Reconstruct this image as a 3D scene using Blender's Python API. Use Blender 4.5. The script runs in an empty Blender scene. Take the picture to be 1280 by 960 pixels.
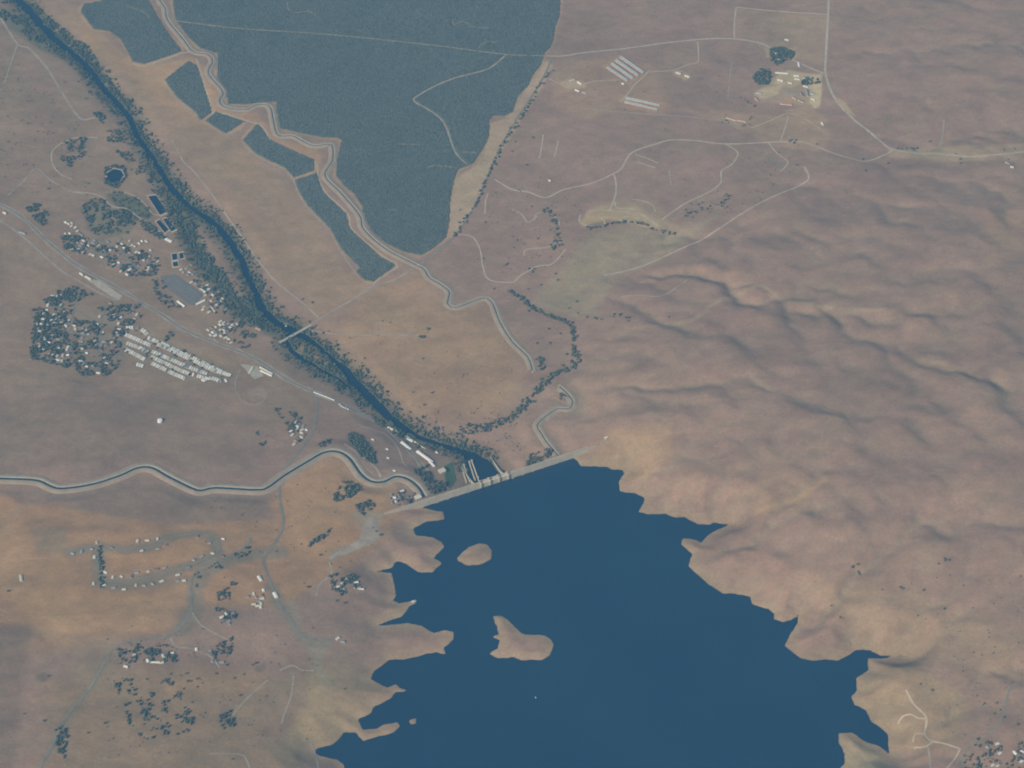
import bpy, math, random
import numpy as np
from mathutils import Vector

random.seed(11)
rng = np.random.default_rng(11)
scene = bpy.context.scene
COL = scene.collection
R = math.radians

# ------------------------------------------------------------------ camera
DIST, DEP, MPP = 11000.0, R(42.0), 3.37          # metres to the centre, depression, metres per pixel there
FPX = DIST / MPP                                  # focal length in photograph pixels (1280 wide)
CAM = np.array([0.0, -DIST * math.cos(DEP), DIST * math.sin(DEP)])
cam_data = bpy.data.cameras.new('camera')
cam = bpy.data.objects.new('camera', cam_data)
COL.objects.link(cam)
cam.location = CAM
cam.rotation_euler = (math.pi / 2 - DEP, 0, 0)
cam_data.sensor_width = 36.0
cam_data.lens = FPX / 1280.0 * 36.0
cam_data.clip_start = 10.0
cam_data.clip_end = 80000.0
scene.camera = cam

# ------------------------------------------------------------------ light
SUN_EL = R(35.0)
SUN_DIR = Vector((-0.66, -0.75, 0)).normalized()   # towards the sun, on the ground
world = bpy.data.worlds.new('World')
scene.world = world
world.use_nodes = True
wn = world.node_tree
sky = wn.nodes.new('ShaderNodeTexSky')
sky.sky_type = 'NISHITA'
sky.sun_disc = False
sky.sun_elevation = SUN_EL
sky.sun_rotation = math.atan2(SUN_DIR.x, SUN_DIR.y)
sky.altitude = 200
sky.air_density = 1.0
sky.dust_density = 1.5
wn.links.new(sky.outputs[0], wn.nodes['Background'].inputs[0])
wn.nodes['Background'].inputs[1].default_value = 0.07

sun_data = bpy.data.lights.new('sun', 'SUN')
sun_data.energy = 4.0
sun_data.angle = R(0.5)
sun_data.color = (1.0, 0.91, 0.79)
sun = bpy.data.objects.new('sun', sun_data)
COL.objects.link(sun)
sd = Vector((SUN_DIR.x * math.cos(SUN_EL), SUN_DIR.y * math.cos(SUN_EL), math.sin(SUN_EL)))
sun.rotation_euler = sd.to_track_quat('Z', 'Y').to_euler()
sun.location = (0, 0, 500)

scene.view_settings.view_transform = 'Standard'
scene.view_settings.look = 'None'
scene.view_settings.gamma = 1.0
scene.view_settings.use_curve_mapping = False
scene.view_settings.exposure = 0.31
scene.render.engine = 'CYCLES'
scene.cycles.use_denoising = True
scene.cycles.max_bounces = 4
scene.cycles.diffuse_bounces = 2
scene.cycles.glossy_bounces = 2
scene.cycles.volume_bounces = 1
scene.cycles.pixel_filter_type = 'BLACKMAN_HARRIS'
scene.cycles.filter_width = 1.9       # the soft lens of the photograph

HAZE_DENSITY = 2.2e-5
HAZE_COLOR = (0.225, 0.60, 0.93)

# ------------------------------------------------------------------ pixel <-> place
FWD = np.array([0, math.cos(DEP), -math.sin(DEP)])
UP = np.array([0, math.sin(DEP), math.cos(DEP)])

def unproj(px, py, z):
    """photograph pixel -> point of the place at height z"""
    px = np.asarray(px, float); py = np.asarray(py, float)
    d = FWD[None, :] * FPX + UP[None, :] * (480 - py.reshape(-1, 1))
    d = d + np.array([1.0, 0, 0])[None, :] * (px.reshape(-1, 1) - 640)
    t = (np.asarray(z, float).reshape(-1) - CAM[2]) / d[:, 2]
    return CAM[None, :] + d * t[:, None]

def unpix(pts, z):
    a = np.array(pts, float)
    return unproj(a[:, 0], a[:, 1], np.full(len(a), float(z)))[:, :2]

# ------------------------------------------------------------------ numeric helpers
def perlin(x, y, seed):
    r = np.random.default_rng(seed)
    perm = r.permutation(512)
    ang = r.random(512) * 2 * np.pi
    gx, gy = np.cos(ang), np.sin(ang)
    xi = np.floor(x).astype(int); yi = np.floor(y).astype(int)
    xf = x - xi; yf = y - yi
    u = xf * xf * xf * (xf * (xf * 6 - 15) + 10); v = yf * yf * yf * (yf * (yf * 6 - 15) + 10)
    def g(ix, iy, dx, dy):
        h = perm[(perm[ix & 511] + iy) & 511]
        return gx[h] * dx + gy[h] * dy
    n00 = g(xi, yi, xf, yf); n10 = g(xi + 1, yi, xf - 1, yf)
    n01 = g(xi, yi + 1, xf, yf - 1); n11 = g(xi + 1, yi + 1, xf - 1, yf - 1)
    return (n00 * (1 - u) + n10 * u) * (1 - v) + (n01 * (1 - u) + n11 * u) * v

def smooth(a, b, x):
    t = np.clip((x - a) / (b - a), 0, 1)
    return t * t * (3 - 2 * t)

def seg_dist(P, A, full=False):
    """distance of points P (n,2) to polyline A (m,2); also nearest vector and arc position"""
    best = np.full(len(P), 1e18)
    if full:
        bv = np.zeros((len(P), 2)); bs = np.zeros(len(P))
    for i in range(len(A) - 1):
        a, b = A[i], A[i + 1]
        ab = b - a
        L2 = float(ab @ ab) + 1e-9
        t = np.clip(((P - a) @ ab) / L2, 0, 1)
        v = P - a - t[:, None] * ab
        d = (v * v).sum(1)
        m = d < best
        best[m] = d[m]
        if full:
            bv[m] = v[m]; bs[m] = i + t[m]
    if full:
        return np.sqrt(best), bv, bs
    return np.sqrt(best)

def inside(P, poly):
    n = len(poly); c = np.zeros(len(P), bool)
    x, y = P[:, 0], P[:, 1]
    j = n - 1
    for i in range(n):
        xi, yi = poly[i]; xj, yj = poly[j]
        if yi != yj:
            c ^= ((yi > y) != (yj > y)) & (x < (xj - xi) * (y - yi) / (yj - yi) + xi)
        j = i
    return c

def sdf_poly(P, poly):
    """signed distance, negative inside"""
    d = seg_dist(P, np.vstack([poly, poly[:1]]))
    return np.where(inside(P, poly), -d, d)

def smooth_line(pts, step=12.0, closed=False):
    p = np.array(pts, float)
    if len(p) > 2:
        out = []
        n = len(p)
        for i in range(n - 1):
            p0 = p[max(i - 1, 0)]; p1 = p[i]; p2 = p[i + 1]; p3 = p[min(i + 2, n - 1)]
            L = np.linalg.norm(p2 - p1)
            k = max(1, int(L / step))
            for t in np.arange(k) / k:
                out.append(0.5 * (2 * p1 + (p2 - p0) * t + (2 * p0 - 5 * p1 + 4 * p2 - p3) * t * t + (3 * p1 - p0 - 3 * p2 + p3) * t ** 3))
        out.append(p[-1])
        return np.array(out)
    L = np.linalg.norm(p[1] - p[0]); k = max(1, int(L / step))
    return np.array([p[0] + (p[1] - p[0]) * t for t in np.linspace(0, 1, k + 1)])

# ------------------------------------------------------------------ traced outlines (photograph pixels)
LAKE_Z, CREST_Z = 42.0, 71.0
LAKE = [(527,634),(560,621),(600,608),(640,594.5),(680,582),(714,571),(721,576),(726,583),(745,583),(760,584),(765,587.5),(779,588),(780,592.5),(772.5,602.5),(775,614),(795,617),(806,623),(802,632),(798,640),(810,643),(832.5,642.5),(845,647),(856,647),(872.5,655.5),(887.5,656),(892.5,653.5),(911,656),(897.5,661),(884,670),(876,679),(871,675),(852.5,672.5),(852,681),(865,692.5),(861,707.5),(872.5,719),(886,731),(905,742.5),(917.5,742),(937.5,746),(940,756),(960,761),(967.5,767.5),(967,774),(980,778),(994,772.5),(997.5,769),(997,780),(986,795),(981,807),(1000,823),(1015,826),(1032.5,824),(1047.5,826),(1060,820),(1070,812),(1087.5,813),(1100,820),(1127,820.5),(1102,823),(1085,822.5),(1085,837.5),(1070,847.5),(1071,862.5),(1064,870),(1067.5,881),(1082.5,888),(1090,902.5),(1110,917.5),(1110,937.5),(1113,944),(1100,932.5),(1086,929),(1065,916),(1047.5,916),(1049,930),(1056,942.5),(1055,955),(1050,960),(1046,1010),(1070,1100),(1000,1250),(700,1300),(500,1200),(430,1060),(440,1000),(431,960),(429,954),(420,949.5),(402,945),(394,941),(396,936),(415,931),(427.5,920),(430,915),(445,916),(450,922.5),(454,926),(472.5,921),(492.5,916),(500,907.5),(497.5,903),(482.5,905),(470,910.5),(454,912),(450,905),(447.5,899.5),(462.5,892.5),(467.5,884),(487.5,874),(495,865),(515,864.5),(500,860),(496,855),(484,859),(472.5,854),(464,849),(467.5,839),(485,826),(495,824),(505,825),(520,821),(545,815),(557.5,819),(555,809),(567.5,800),(566,789),(557.5,787.5),(542.5,791),(527.5,782.5),(510,779),(472.5,782),(490,774),(502.5,771),(512.5,757.5),(521,754),(515,751),(500,754),(491,751),(495,744),(492.5,727.5),(490,716),(470,714.5),(490,710),(496,701),(507.5,705),(522.5,715),(540,716),(552.5,704),(542.5,697.5),(555,684),(552.5,677.5),(540,671),(520,669),(516,661),(532.5,652.5),(556,649),(554,640),(545,638)]
ISLANDS = [
 [(571,697.5),(585,684),(600,679),(610,682),(615,687.5),(615,697.5),(602,706),(585,707),(572,701)],
 [(616,770),(627.5,770),(634,774),(640,780),(652.5,792.5),(680,794),(688,799),(692.5,806),(687.5,819),(677.5,825),(650,825),(640,821),(624,823),(611,817.5),(622.5,810),(624,800),(615,796),(624,792.5)],
 [(511,900.5),(521,897.5),(520,904),(513,905)]]
RIVER = [  # centre line and half width in metres
 ((-60,-70),26),((-10,-25),26),((25,2),25),((52,32),25),((75,55),23),((107,82),23),((130,112),19),((160,145),18),((172,170),17),((190,197),17),((212,232),18),((235,257),19),((262,275),21),((282,295),22),((300,322),21),((312,350),19),((320,367),18),((328,387),22),((345,403),24),((366,414),30),((385,424),16),((410,444),13),((430,462),22),((443,478),26),((460,495),28),((480,515),25),((500,532),20),((520,545),16),((545,554),14),((570,562),18),((588,572),20)]
BRAID = [((362,416),12),((358,428),10),((366,440),12),((380,450),13),((400,462),12),((420,473),11),((438,485),10)]
SIDE = [((214,250),3),((228,285),3),((245,318),4),((262,340),4),((280,362),4),((296,385),5),((315,396),6),((335,403),8)]
POOL = [(577,562),(595,566),(612,577),(626,593),(640,610),(600,622),(590,604),(584,585)]

ORCHARDS = [
 [(700,-60),(700,0),(699,20),(694,32),(691,50),(687,60),(680,66),(676,80),(665,95),(660,107),(647,120),(640,140),(630,145),(617,144),(611,150),(611,170),(604,185),(590,205),(572,212),(567,225),(564,240),(562,252),(561,277),(557,297),(542,310),(527,319),(505,315),(482,304),(465,290),(456,275),(452,257),(442,242),(430,232),(420,220),(421,200),(427,175),(420,172),(402,172),(370,165),(350,160),(346,140),(345,127),(310,130),(285,130),(282,112),(271,97),(272,67),(250,60),(234,45),(219,25),(216,0),(214,-60)],
 [(140,-10),(125,2),(105,5),(101,15),(117,36),(137,39),(152,50),(160,65),(166,77),(180,80),(227,64),(210,42),(197,22),(185,0),(183,-10)],
 [(235,77),(206,100),(222,122),(246,142),(250,150),(265,140),(255,110),(245,82)],
 [(269,140),(257,151),(282,167),(305,152)],
 [(321,155),(304,175),(320,192),(335,200),(357,210),(367,222),(392,213),(392,200),(362,187),(337,175),(326,160)],
 [(369,225),(395,217),(402,237),(405,242),(432,267),(437,287),(475,322),(494,332),(467,352),(456,350),(445,340),(450,335),(427,312),(412,285),(385,257),(374,240)],
]
CANAL_R = [(700,484),(713,495),(716,503),(711,510),(697,511),(682,521),(672,532),(677,542),(685,555),(698,569)]
CANAL_M = [(666,463),(660,447),(640,426),(625,402),(616,379),(606,372),(590,377),(570,384),(560,380),(562,365),(552,356),(537,347),(530,336),(517,329),(482,311),(455,287),(450,270),(427,242),(407,220),(416,200),(416,183),(412,179),(390,181),(367,170),(348,169),(342,150),(339,135),(332,130),(320,131),(307,137),(282,135),(275,127),(279,115),(261,92),(266,76),(260,67),(242,64),(230,50),(210,25),(207,10),(200,0),(190,-25)]
CANAL_K = [(-60,596),(0,599),(45,600),(62,607),(77,610),(115,605),(150,595),(172,586),(190,586),(212,597),(240,610),(252,613),(270,610),(320,612),(335,609),(355,595),(382,579),(405,567),(422,566),(437,574),(452,592),(465,600),(480,601),(495,596),(510,600),(523,610),(531,622)]

# shaded hill flanks on the right: each line is the brow of a ridge (photograph pixels), height m
BROWS = [
 ([(1182,259),(1225,264)],12),([(1147,289),(1177,294),(1225,306)],16),([(1010,342),(1042,336),(1080,332)],16),([(1135,362),(1162,360),(1177,365),(1212,357)],16),
 ([(967,370),(985,380),(1017,387)],18),([(1072,390),(1110,390),(1132,400),(1157,406)],18),([(1212,372),(1232,372),(1247,385)],14),([(1065,415),(1082,430),(1095,437)],14),
 ([(1195,405),(1237,405)],10),([(1245,417),(1260,425),(1272,447)],14),([(1150,450),(1172,452),(1190,462),(1225,477)],16),([(960,395),(980,410)],14),([(1010,465),(1042,462)],12),
 ([(1022,282),(1040,297)],10),([(775,352),(790,362),(825,362),(855,345),(890,335)],12),([(917,287),(935,300),(960,312)],12),([(840,410),(860,425),(890,430),(922,442),(940,462)],16),
 ([(715,462),(752,472),(790,478)],12),([(760,427),(795,432),(830,440)],12),([(880,405),(900,420)],10),([(745,447),(772,452),(795,465)],10),
 ([(970,495),(987,505),(1010,520),(1047,530)],18),([(1070,529),(1102,534),(1120,537),(1140,552)],20),([(1132,495),(1157,505)],14),([(1172,527),(1190,535),(1212,547)],18),
 ([(1225,482),(1240,500),(1247,517),(1267,532)],18),([(1070,567),(1090,582),(1110,597)],12),([(1032,602),(1052,594),(1067,607),(1082,620)],14),([(1005,627),(1022,615),(1037,622),(1055,636)],16),
 ([(975,642),(997,640),(1017,652),(1057,652)],18),([(1130,585),(1155,592)],12),([(1160,607),(1185,602),(1222,587)],12),([(1172,680),(1210,675),(1242,677),(1272,687)],14),
 ([(960,695),(977,701),(995,701)],10),([(692,517),(715,517),(735,526),(770,527),(820,525),(855,527)],16),([(770,482),(795,497)],12),([(857,487),(880,495),(905,507)],14),
 ([(937,562),(960,562)],12),([(880,692),(905,697),(935,687),(960,692)],8),([(1212,92),(1235,101),(1280,107)],14),([(1140,127),(1167,140),(1197,125),(1247,122)],14),
 ([(1257,57),(1280,67)],12),([(1035,767),(1050,772),(1072,780)],8),([(1135,827),(1175,832),(1210,842)],10),([(1060,200),(1100,215),(1150,212)],8),
 ([(20,470),(80,475),(140,490)],8),([(60,655),(120,665),(200,660)],8),([(60,800),(120,795),(180,800)],8),([(420,645),(440,660),(445,668)],6)]

HEIGHTS = [(60,60,9),(150,170,9),(300,330,9),(420,440,10),(470,520,12),(560,570,14),(330,390,8),(380,430,8),(230,250,9),(0,20,12),
 (100,300,26),(200,400,22),(100,420,36),(250,460,28),(380,500,28),(20,300,42),(0,150,38),(80,200,20),(30,450,60),(150,540,74),(20,560,74),(300,560,60),(270,500,52),
 (0,600,64),(170,586,66),(320,612,62),(420,570,56),(500,598,52),(440,540,40),(470,570,44),(520,575,28),(500,548,20),(450,510,20),
 (50,700,110),(150,640,88),(200,710,118),(300,650,92),(100,850,130),(250,850,122),(350,800,98),(400,730,88),(200,950,140),(380,930,78),(420,650,88),(450,690,78),(30,920,140),
 (330,270,26),(400,330,30),(500,420,38),(580,440,42),(520,380,42),(560,500,36),(630,520,30),(690,440,40),(720,400,42),(660,370,42),(150,90,15),(260,230,20),(250,150,24),
 (450,270,42),(540,345,48),(610,375,50),(640,425,50),(680,530,52),(714,509,56),(340,150,40),(260,80,38),
 (450,100,58),(300,50,50),(600,100,66),(550,280,56),(640,150,66),(450,0,60),(100,20,20),
 (780,90,76),(900,120,82),(1000,100,86),(1040,50,88),(760,150,76),(840,200,84),(700,200,68),(800,270,76),(650,260,58),(600,330,52),(740,330,54),(850,290,64),(950,240,82),(700,40,72),(850,0,85),
 (1100,120,110),(1250,60,135),(1250,200,120),(1120,190,98),(1100,300,140),(1250,320,170),(950,350,112),(850,380,84),(760,420,62),(800,480,92),(900,440,120),(1000,380,118),(1100,420,150),(1250,440,180),(850,540,115),(950,560,140),(1050,560,160),(1200,560,190),(770,560,82),(790,540,86),(840,600,90),(950,650,104),(1050,700,130),(1200,700,165),(1100,780,100),(1200,850,120),(1250,780,150),(1250,930,112),(1000,740,88),
 (500,634,66),(485,641,68),(470,646,72),(775,547,78),(600,585,6),(575,585,12),(640,575,12),(690,563,46),(665,570,32),(540,605,34),(740,560,68)]

# ------------------------------------------------------------------ terrain
def axis(lo, hi, step, far):
    a = list(np.arange(lo, hi + step / 2, step))
    s = step; x = a[-1]
    up = []
    while x < far:
        s *= 1.28; x += s; up.append(x)
    s = step; x = a[0]; dn = []
    while x > -far:
        s *= 1.28; x -= s; dn.append(x)
    return np.array(dn[::-1] + a + up)

GX = axis(-2750, 2750, 8.0, 14000)
GY = axis(-2350, 3150, 8.0, 14000)
NX, NY = len(GX), len(GY)
XX, YY = np.meshgrid(GX, GY)
PT = np.column_stack([XX.ravel(), YY.ravel()])
CL = np.column_stack([np.clip(PT[:, 0], -3100, 3100), np.clip(PT[:, 1], -2800, 3600)])

hp = np.array(HEIGHTS, float)
hw = unproj(hp[:, 0], hp[:, 1], hp[:, 2])
def tps_fit(c, v, lam=0.02):
    n = len(c); c = c / 1000.0
    r2 = ((c[:, None] - c[None]) ** 2).sum(2)
    K = 0.5 * r2 * np.log(r2 + 1e-12) + lam * np.eye(n)
    Pm = np.column_stack([np.ones(n), c])
    A = np.zeros((n + 3, n + 3)); A[:n, :n] = K; A[:n, n:] = Pm; A[n:, :n] = Pm.T
    return c, np.linalg.solve(A, np.concatenate([v, np.zeros(3)]))
def tps_eval(fit, P):
    c, w = fit; out = w[-3] + w[-2] * P[:, 0] / 1000 + w[-1] * P[:, 1] / 1000
    x = P[:, 0] / 1000; y = P[:, 1] / 1000
    for i in range(len(c)):
        r2 = (x - c[i, 0]) ** 2 + (y - c[i, 1]) ** 2 + 1e-12
        out += w[i] * 0.5 * r2 * np.log(r2)
    return out
fit = tps_fit(hw[:, :2], hw[:, 2])
H = np.clip(tps_eval(fit, CL), 5.0, 230.0)

# how hilly: right side strong, lower left gentle, plain almost flat
hilly = np.array([(60,60,.05),(300,330,.03),(150,400,.05),(500,420,.15),(450,100,.06),(700,150,.12),(600,300,.12),(850,130,.15),(740,330,.1),(820,200,.15),(1000,100,.2),(1100,60,.5),(1250,120,.8),(950,330,.9),(850,420,1),(1000,450,1.1),(1200,350,1.1),(1200,550,1.2),(950,600,1),(1100,700,.8),(1200,850,.6),(780,520,.8),(150,540,.45),(50,700,.9),(250,700,.7),(150,900,.9),(300,880,.8),(400,800,.7),(400,640,.5),(560,560,.05),(640,560,.2),(1100,200,.4)], float)
hl = unproj(hilly[:, 0], hilly[:, 1], np.full(len(hilly), 60.))
w = np.zeros(len(CL)); s = np.zeros(len(CL))
for i in range(len(hl)):
    k = 1.0 / (((CL[:, 0] - hl[i, 0]) ** 2 + (CL[:, 1] - hl[i, 1]) ** 2) + 4e4) ** 1.5
    w += k; s += k * hilly[i, 2]
HILL = s / w
wx = CL[:, 0] + 90 * perlin(CL[:, 0] / 420, CL[:, 1] / 420, 3)
wy = CL[:, 1] + 90 * perlin(CL[:, 0] / 420, CL[:, 1] / 420, 4)
rot = 0.45
rx = wx * math.cos(rot) + wy * math.sin(rot); ry = -wx * math.sin(rot) + wy * math.cos(rot)
wx2 = wx + 26 * perlin(CL[:, 0] / 110, CL[:, 1] / 110, 13); wy2 = wy + 26 * perlin(CL[:, 0] / 110, CL[:, 1] / 110, 14)
def billow(sx, sy, seed):
    x_ = wx2 * math.cos(rot) + wy2 * math.sin(rot); y_ = -wx2 * math.sin(rot) + wy2 * math.cos(rot)
    return np.sqrt(perlin(x_ / sx, y_ / sy, seed) ** 2 + .0016)
b1 = billow(560, 330, 5); b2 = billow(250, 160, 6); b3 = billow(110, 80, 7); b4 = billow(52, 42, 9)
H += HILL * (24 * (b1 - .25) + 8 * (b2 - .25) + 3 * (b3 - .25))
H += 0.7 * perlin(wx / 60, wy / 60, 8)
def grid_interp(F, P):
    P = np.asarray(P, float)
    ix = np.clip(np.searchsorted(GX, P[:, 0]) - 1, 0, NX - 2); iy = np.clip(np.searchsorted(GY, P[:, 1]) - 1, 0, NY - 2)
    tx = np.clip((P[:, 0] - GX[ix]) / (GX[ix + 1] - GX[ix]), 0, 1); ty = np.clip((P[:, 1] - GY[iy]) / (GY[iy + 1] - GY[iy]), 0, 1)
    F2 = F.reshape(NY, NX)
    return (F2[iy, ix] * (1 - tx) + F2[iy, ix + 1] * tx) * (1 - ty) + (F2[iy + 1, ix] * (1 - tx) + F2[iy + 1, ix + 1] * tx) * ty


# ------------------------------------------------------------------ running water carves the right-hand hills
def erode():
    import heapq
    cs = 15.0
    xs = np.arange(180, 3090, cs); ys = np.arange(-2600, 3500, cs)
    ex, ey = np.meshgrid(xs, ys); ny, nx = ex.shape
    P = np.column_stack([ex.ravel(), ey.ravel()])
    h = grid_interp(H, P); hill = np.clip(grid_interp(HILL, P), 0, 1.2)
    lk = unpix(LAKE, LAKE_Z)
    base = inside(P, lk)
    h = np.maximum(h, LAKE_Z + 4)
    h += hill * (18 * perlin(P[:, 0] / 300, P[:, 1] / 240, 201) + 13 * perlin(P[:, 0] / 115, P[:, 1] / 105, 202) + 3 * rng.random(len(P)))
    h[base] = LAKE_Z
    up = hill * 2.4
    edge = np.zeros((ny, nx), bool); edge[0] = edge[-1] = True; edge[:, 0] = edge[:, -1] = True
    fixed = (base | edge.ravel())
    nb = [(-1, 1.0), (1, 1.0), (-nx, 1.0), (nx, 1.0), (-nx - 1, 1.414), (-nx + 1, 1.414), (nx - 1, 1.414), (nx + 1, 1.414)]
    N = nx * ny
    fx = fixed.tolist()
    for it in range(20):
        hl_ = h.tolist(); done = [False] * N; rec = [-1] * N; dist = [1.0] * N; order = []
        heap = [(hl_[i], i) for i in range(N) if fx[i]]
        heapq.heapify(heap)
        for _, i in heap: done[i] = True
        while heap:
            z, i = heapq.heappop(heap); order.append(i)
            if z > hl_[i]: hl_[i] = z
            col = i % nx
            for d, w_ in nb:
                j = i + d
                if j < 0 or j >= N or abs(j % nx - col) > 1 or done[j]: continue
                done[j] = True; rec[j] = i; dist[j] = w_ * cs
                zj = hl_[j]
                heapq.heappush(heap, (zj if zj > z + .002 else z + .002, j))
        # steepest receiver
        hf = np.array(hl_); H2 = hf.reshape(ny, nx)
        best = np.zeros(N); r2 = np.array(rec)
        pad = np.pad(H2, 1, constant_values=1e9)
        for d, w_ in nb:
            dy, dx = {-1: (0, -1), 1: (0, 1), -nx: (-1, 0), nx: (1, 0), -nx - 1: (-1, -1), -nx + 1: (-1, 1), nx - 1: (1, -1), nx + 1: (1, 1)}[d]
            s_ = ((H2 - pad[1 + dy:1 + dy + ny, 1 + dx:1 + dx + nx]) / (w_ * cs)).ravel()
            m_ = s_ > best; best[m_] = s_[m_]; r2[m_] = np.arange(N)[m_] + d
        r2[fixed] = -1
        rec = r2.tolist()
        A = [cs * cs] * N
        for i in reversed(order):
            if rec[i] >= 0: A[rec[i]] += A[i]
        dl = np.where(np.isin(np.abs(np.arange(N) - r2), (1, nx)), cs, cs * 1.414)
        Fk = (KE * np.sqrt(np.array(A)) / dl * np.minimum(1, hill * 1.3 + .05)).tolist()
        hn = (hf + up * (~fixed)).tolist()
        for i in order:
            r = rec[i]
            if r >= 0:
                f_ = Fk[i]; hn[i] = (hn[i] + f_ * hn[r]) / (1 + f_)
        h = np.array(hn); h2 = h.reshape(ny, nx)
        lap = np.zeros_like(h2); lap[1:-1, 1:-1] = h2[2:, 1:-1] + h2[:-2, 1:-1] + h2[1:-1, 2:] + h2[1:-1, :-2] - 4 * h2[1:-1, 1:-1]
        h = (h2 + DE * lap * hill.reshape(ny, nx).clip(0, 1)).ravel()
        h[base] = LAKE_Z
    return xs, ys, h.reshape(ny, nx)
KE, DE = .048, .11
EX, EY, EH = erode()
def cubic_up(P):
    """smooth sampling of the carved grid"""
    cs = EX[1] - EX[0]
    fx_ = np.clip((P[:, 0] - EX[0]) / cs, 1, len(EX) - 3.001); fy_ = np.clip((P[:, 1] - EY[0]) / cs, 1, len(EY) - 3.001)
    ix = fx_.astype(int); iy = fy_.astype(int); tx = fx_ - ix; ty = fy_ - iy
    def bw(t): return [(1 - t) ** 3 / 6, (3 * t ** 3 - 6 * t ** 2 + 4) / 6, (-3 * t ** 3 + 3 * t ** 2 + 3 * t + 1) / 6, t ** 3 / 6]
    wx_, wy_ = bw(tx), bw(ty); out = 0
    for a_ in range(4):
        for b_ in range(4): out = out + wy_[a_] * wx_[b_] * EH[iy + a_ - 1, ix + b_ - 1]
    return out
mE = np.where((PT[:, 0] > 215) & (PT[:, 0] < 3060) & (PT[:, 1] > -2560) & (PT[:, 1] < 3460))[0]
wob2 = np.column_stack([6 * perlin(PT[mE, 0] / 70, PT[mE, 1] / 70, 203), 6 * perlin(PT[mE, 0] / 70, PT[mE, 1] / 70, 204)])
kE = .68 * smooth(.18, .5, HILL[mE]) * smooth(220, 480, PT[mE, 0])
H[mE] = H[mE] * (1 - kE) + cubic_up(PT[mE] + wob2) * kE

# traced brows
g = np.array([-SUN_DIR.x, -SUN_DIR.y])
core = np.where((np.abs(PT[:, 0]) < 3000) & (PT[:, 1] > -2600) & (PT[:, 1] < 3400))[0]
for line, hh in BROWS:
    z = float(np.mean([tps_eval(fit, unpix([q], 90))[0] for q in line]))
    A = smooth_line(unpix(line, z + hh * .5), 30) - g * 22
    lo = A.min(0) - 420; hi = A.max(0) + 420
    idx = core[(PT[core, 0] > lo[0]) & (PT[core, 0] < hi[0]) & (PT[core, 1] > lo[1]) & (PT[core, 1] < hi[1])]
    Q = PT[idx] + np.column_stack([14 * perlin(PT[idx, 0] / 90, PT[idx, 1] / 90, 21), 14 * perlin(PT[idx, 0] / 90, PT[idx, 1] / 90, 22)])
    d, v, _ = seg_dist(Q, A, True)
    sgn = v @ g / (d + 1e-6)
    L = 140 + (44 - 140) * smooth(-0.5, 0.5, sgn)
    H[idx] += hh * .62 * np.exp(-(d / L) ** 2)
H = np.maximum(H, 4.0)

def blend_to(line2d, zs, inner, outer):
    """grade the ground along a line to a smooth profile"""
    lo = line2d.min(0) - outer; hi = line2d.max(0) + outer
    idx = np.where((PT[:, 0] > lo[0]) & (PT[:, 0] < hi[0]) & (PT[:, 1] > lo[1]) & (PT[:, 1] < hi[1]))[0]
    d, v, sp = seg_dist(PT[idx], line2d, True)
    m = d < outer; idx = idx[m]; d = d[m]; sp = sp[m]
    zc = np.interp(sp, np.arange(len(zs)), zs)
    k = 1 - smooth(inner, outer, d)
    H[idx] = H[idx] * (1 - k) + zc * k

def hgt(P): return grid_interp(H, P)
def hgt1(x, y): return float(grid_interp(H, np.array([[x, y]]))[0])

def ground(pts):
    """photograph pixels -> (x, y) on the terrain"""
    a = np.array(pts, float).reshape(-1, 2)
    z = np.full(len(a), 50.0)
    for _ in range(14):
        p = unproj(a[:, 0], a[:, 1], z)
        z = 0.4 * z + 0.6 * hgt(p[:, :2])
    return unproj(a[:, 0], a[:, 1], z)[:, :2]

# dam line (on the crest)
D0 = unpix([(517, 631)], CREST_Z)[0]; D1 = unpix([(764, 551)], CREST_Z)[0]
DU = (D1 - D0) / np.linalg.norm(D1 - D0); DN = np.array([-DU[1], DU[0]])   # DN points downstream
DLEN = float(np.linalg.norm(D1 - D0))
du = (PT - D0) @ DU; dn = (PT - D0) @ DN

# canals graded first
canal_lines = []
for px, zc in ((CANAL_R, None), (CANAL_M, None), (CANAL_K, None)):
    A = smooth_line(ground(px), 14)
    z = hgt(A)
    for _ in range(60):
        z[1:-1] = 0.25 * z[:-2] + 0.5 * z[1:-1] + 0.25 * z[2:]
    kk = np.polyfit(np.arange(len(z)), z, 3 if len(z) > 60 else 1); zs = np.polyval(kk, np.arange(len(z)))
    blend_to(A, zs, 26, 95)
    for _ in range(2):
        pass
    canal_lines.append((A, zs))

# the reservoir bowl
lake2 = unpix(LAKE, LAKE_Z)
sdl = np.full(len(PT), 5000.0)
m = (PT[:, 0] > lake2[:, 0].min() - 900) & (PT[:, 0] < lake2[:, 0].max() + 900) & (PT[:, 1] > lake2[:, 1].min() - 900) & (PT[:, 1] < lake2[:, 1].max() + 900)
wob = np.column_stack([5 * perlin(PT[m, 0] / 34, PT[m, 1] / 34, 31), 5 * perlin(PT[m, 0] / 34, PT[m, 1] / 34, 32)])
sdl[m] = sdf_poly(PT[m] + wob, lake2)
for isl in ISLANDS:
    ip = unpix(isl, LAKE_Z)
    mm = (PT[:, 0] > ip[:, 0].min() - 300) & (PT[:, 0] < ip[:, 0].max() + 300) & (PT[:, 1] > ip[:, 1].min() - 300) & (PT[:, 1] < ip[:, 1].max() + 300)
    wob = np.column_stack([6 * perlin(PT[mm, 0] / 30, PT[mm, 1] / 30, 33), 6 * perlin(PT[mm, 0] / 30, PT[mm, 1] / 30, 34)])
    sdl[mm] = np.maximum(sdl[mm], -sdf_poly(PT[mm] + wob, ip))
down = (dn > 4) & (du > -40) & (du < DLEN + 60)       # downstream of the dam
lakeside = ~(down)
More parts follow.
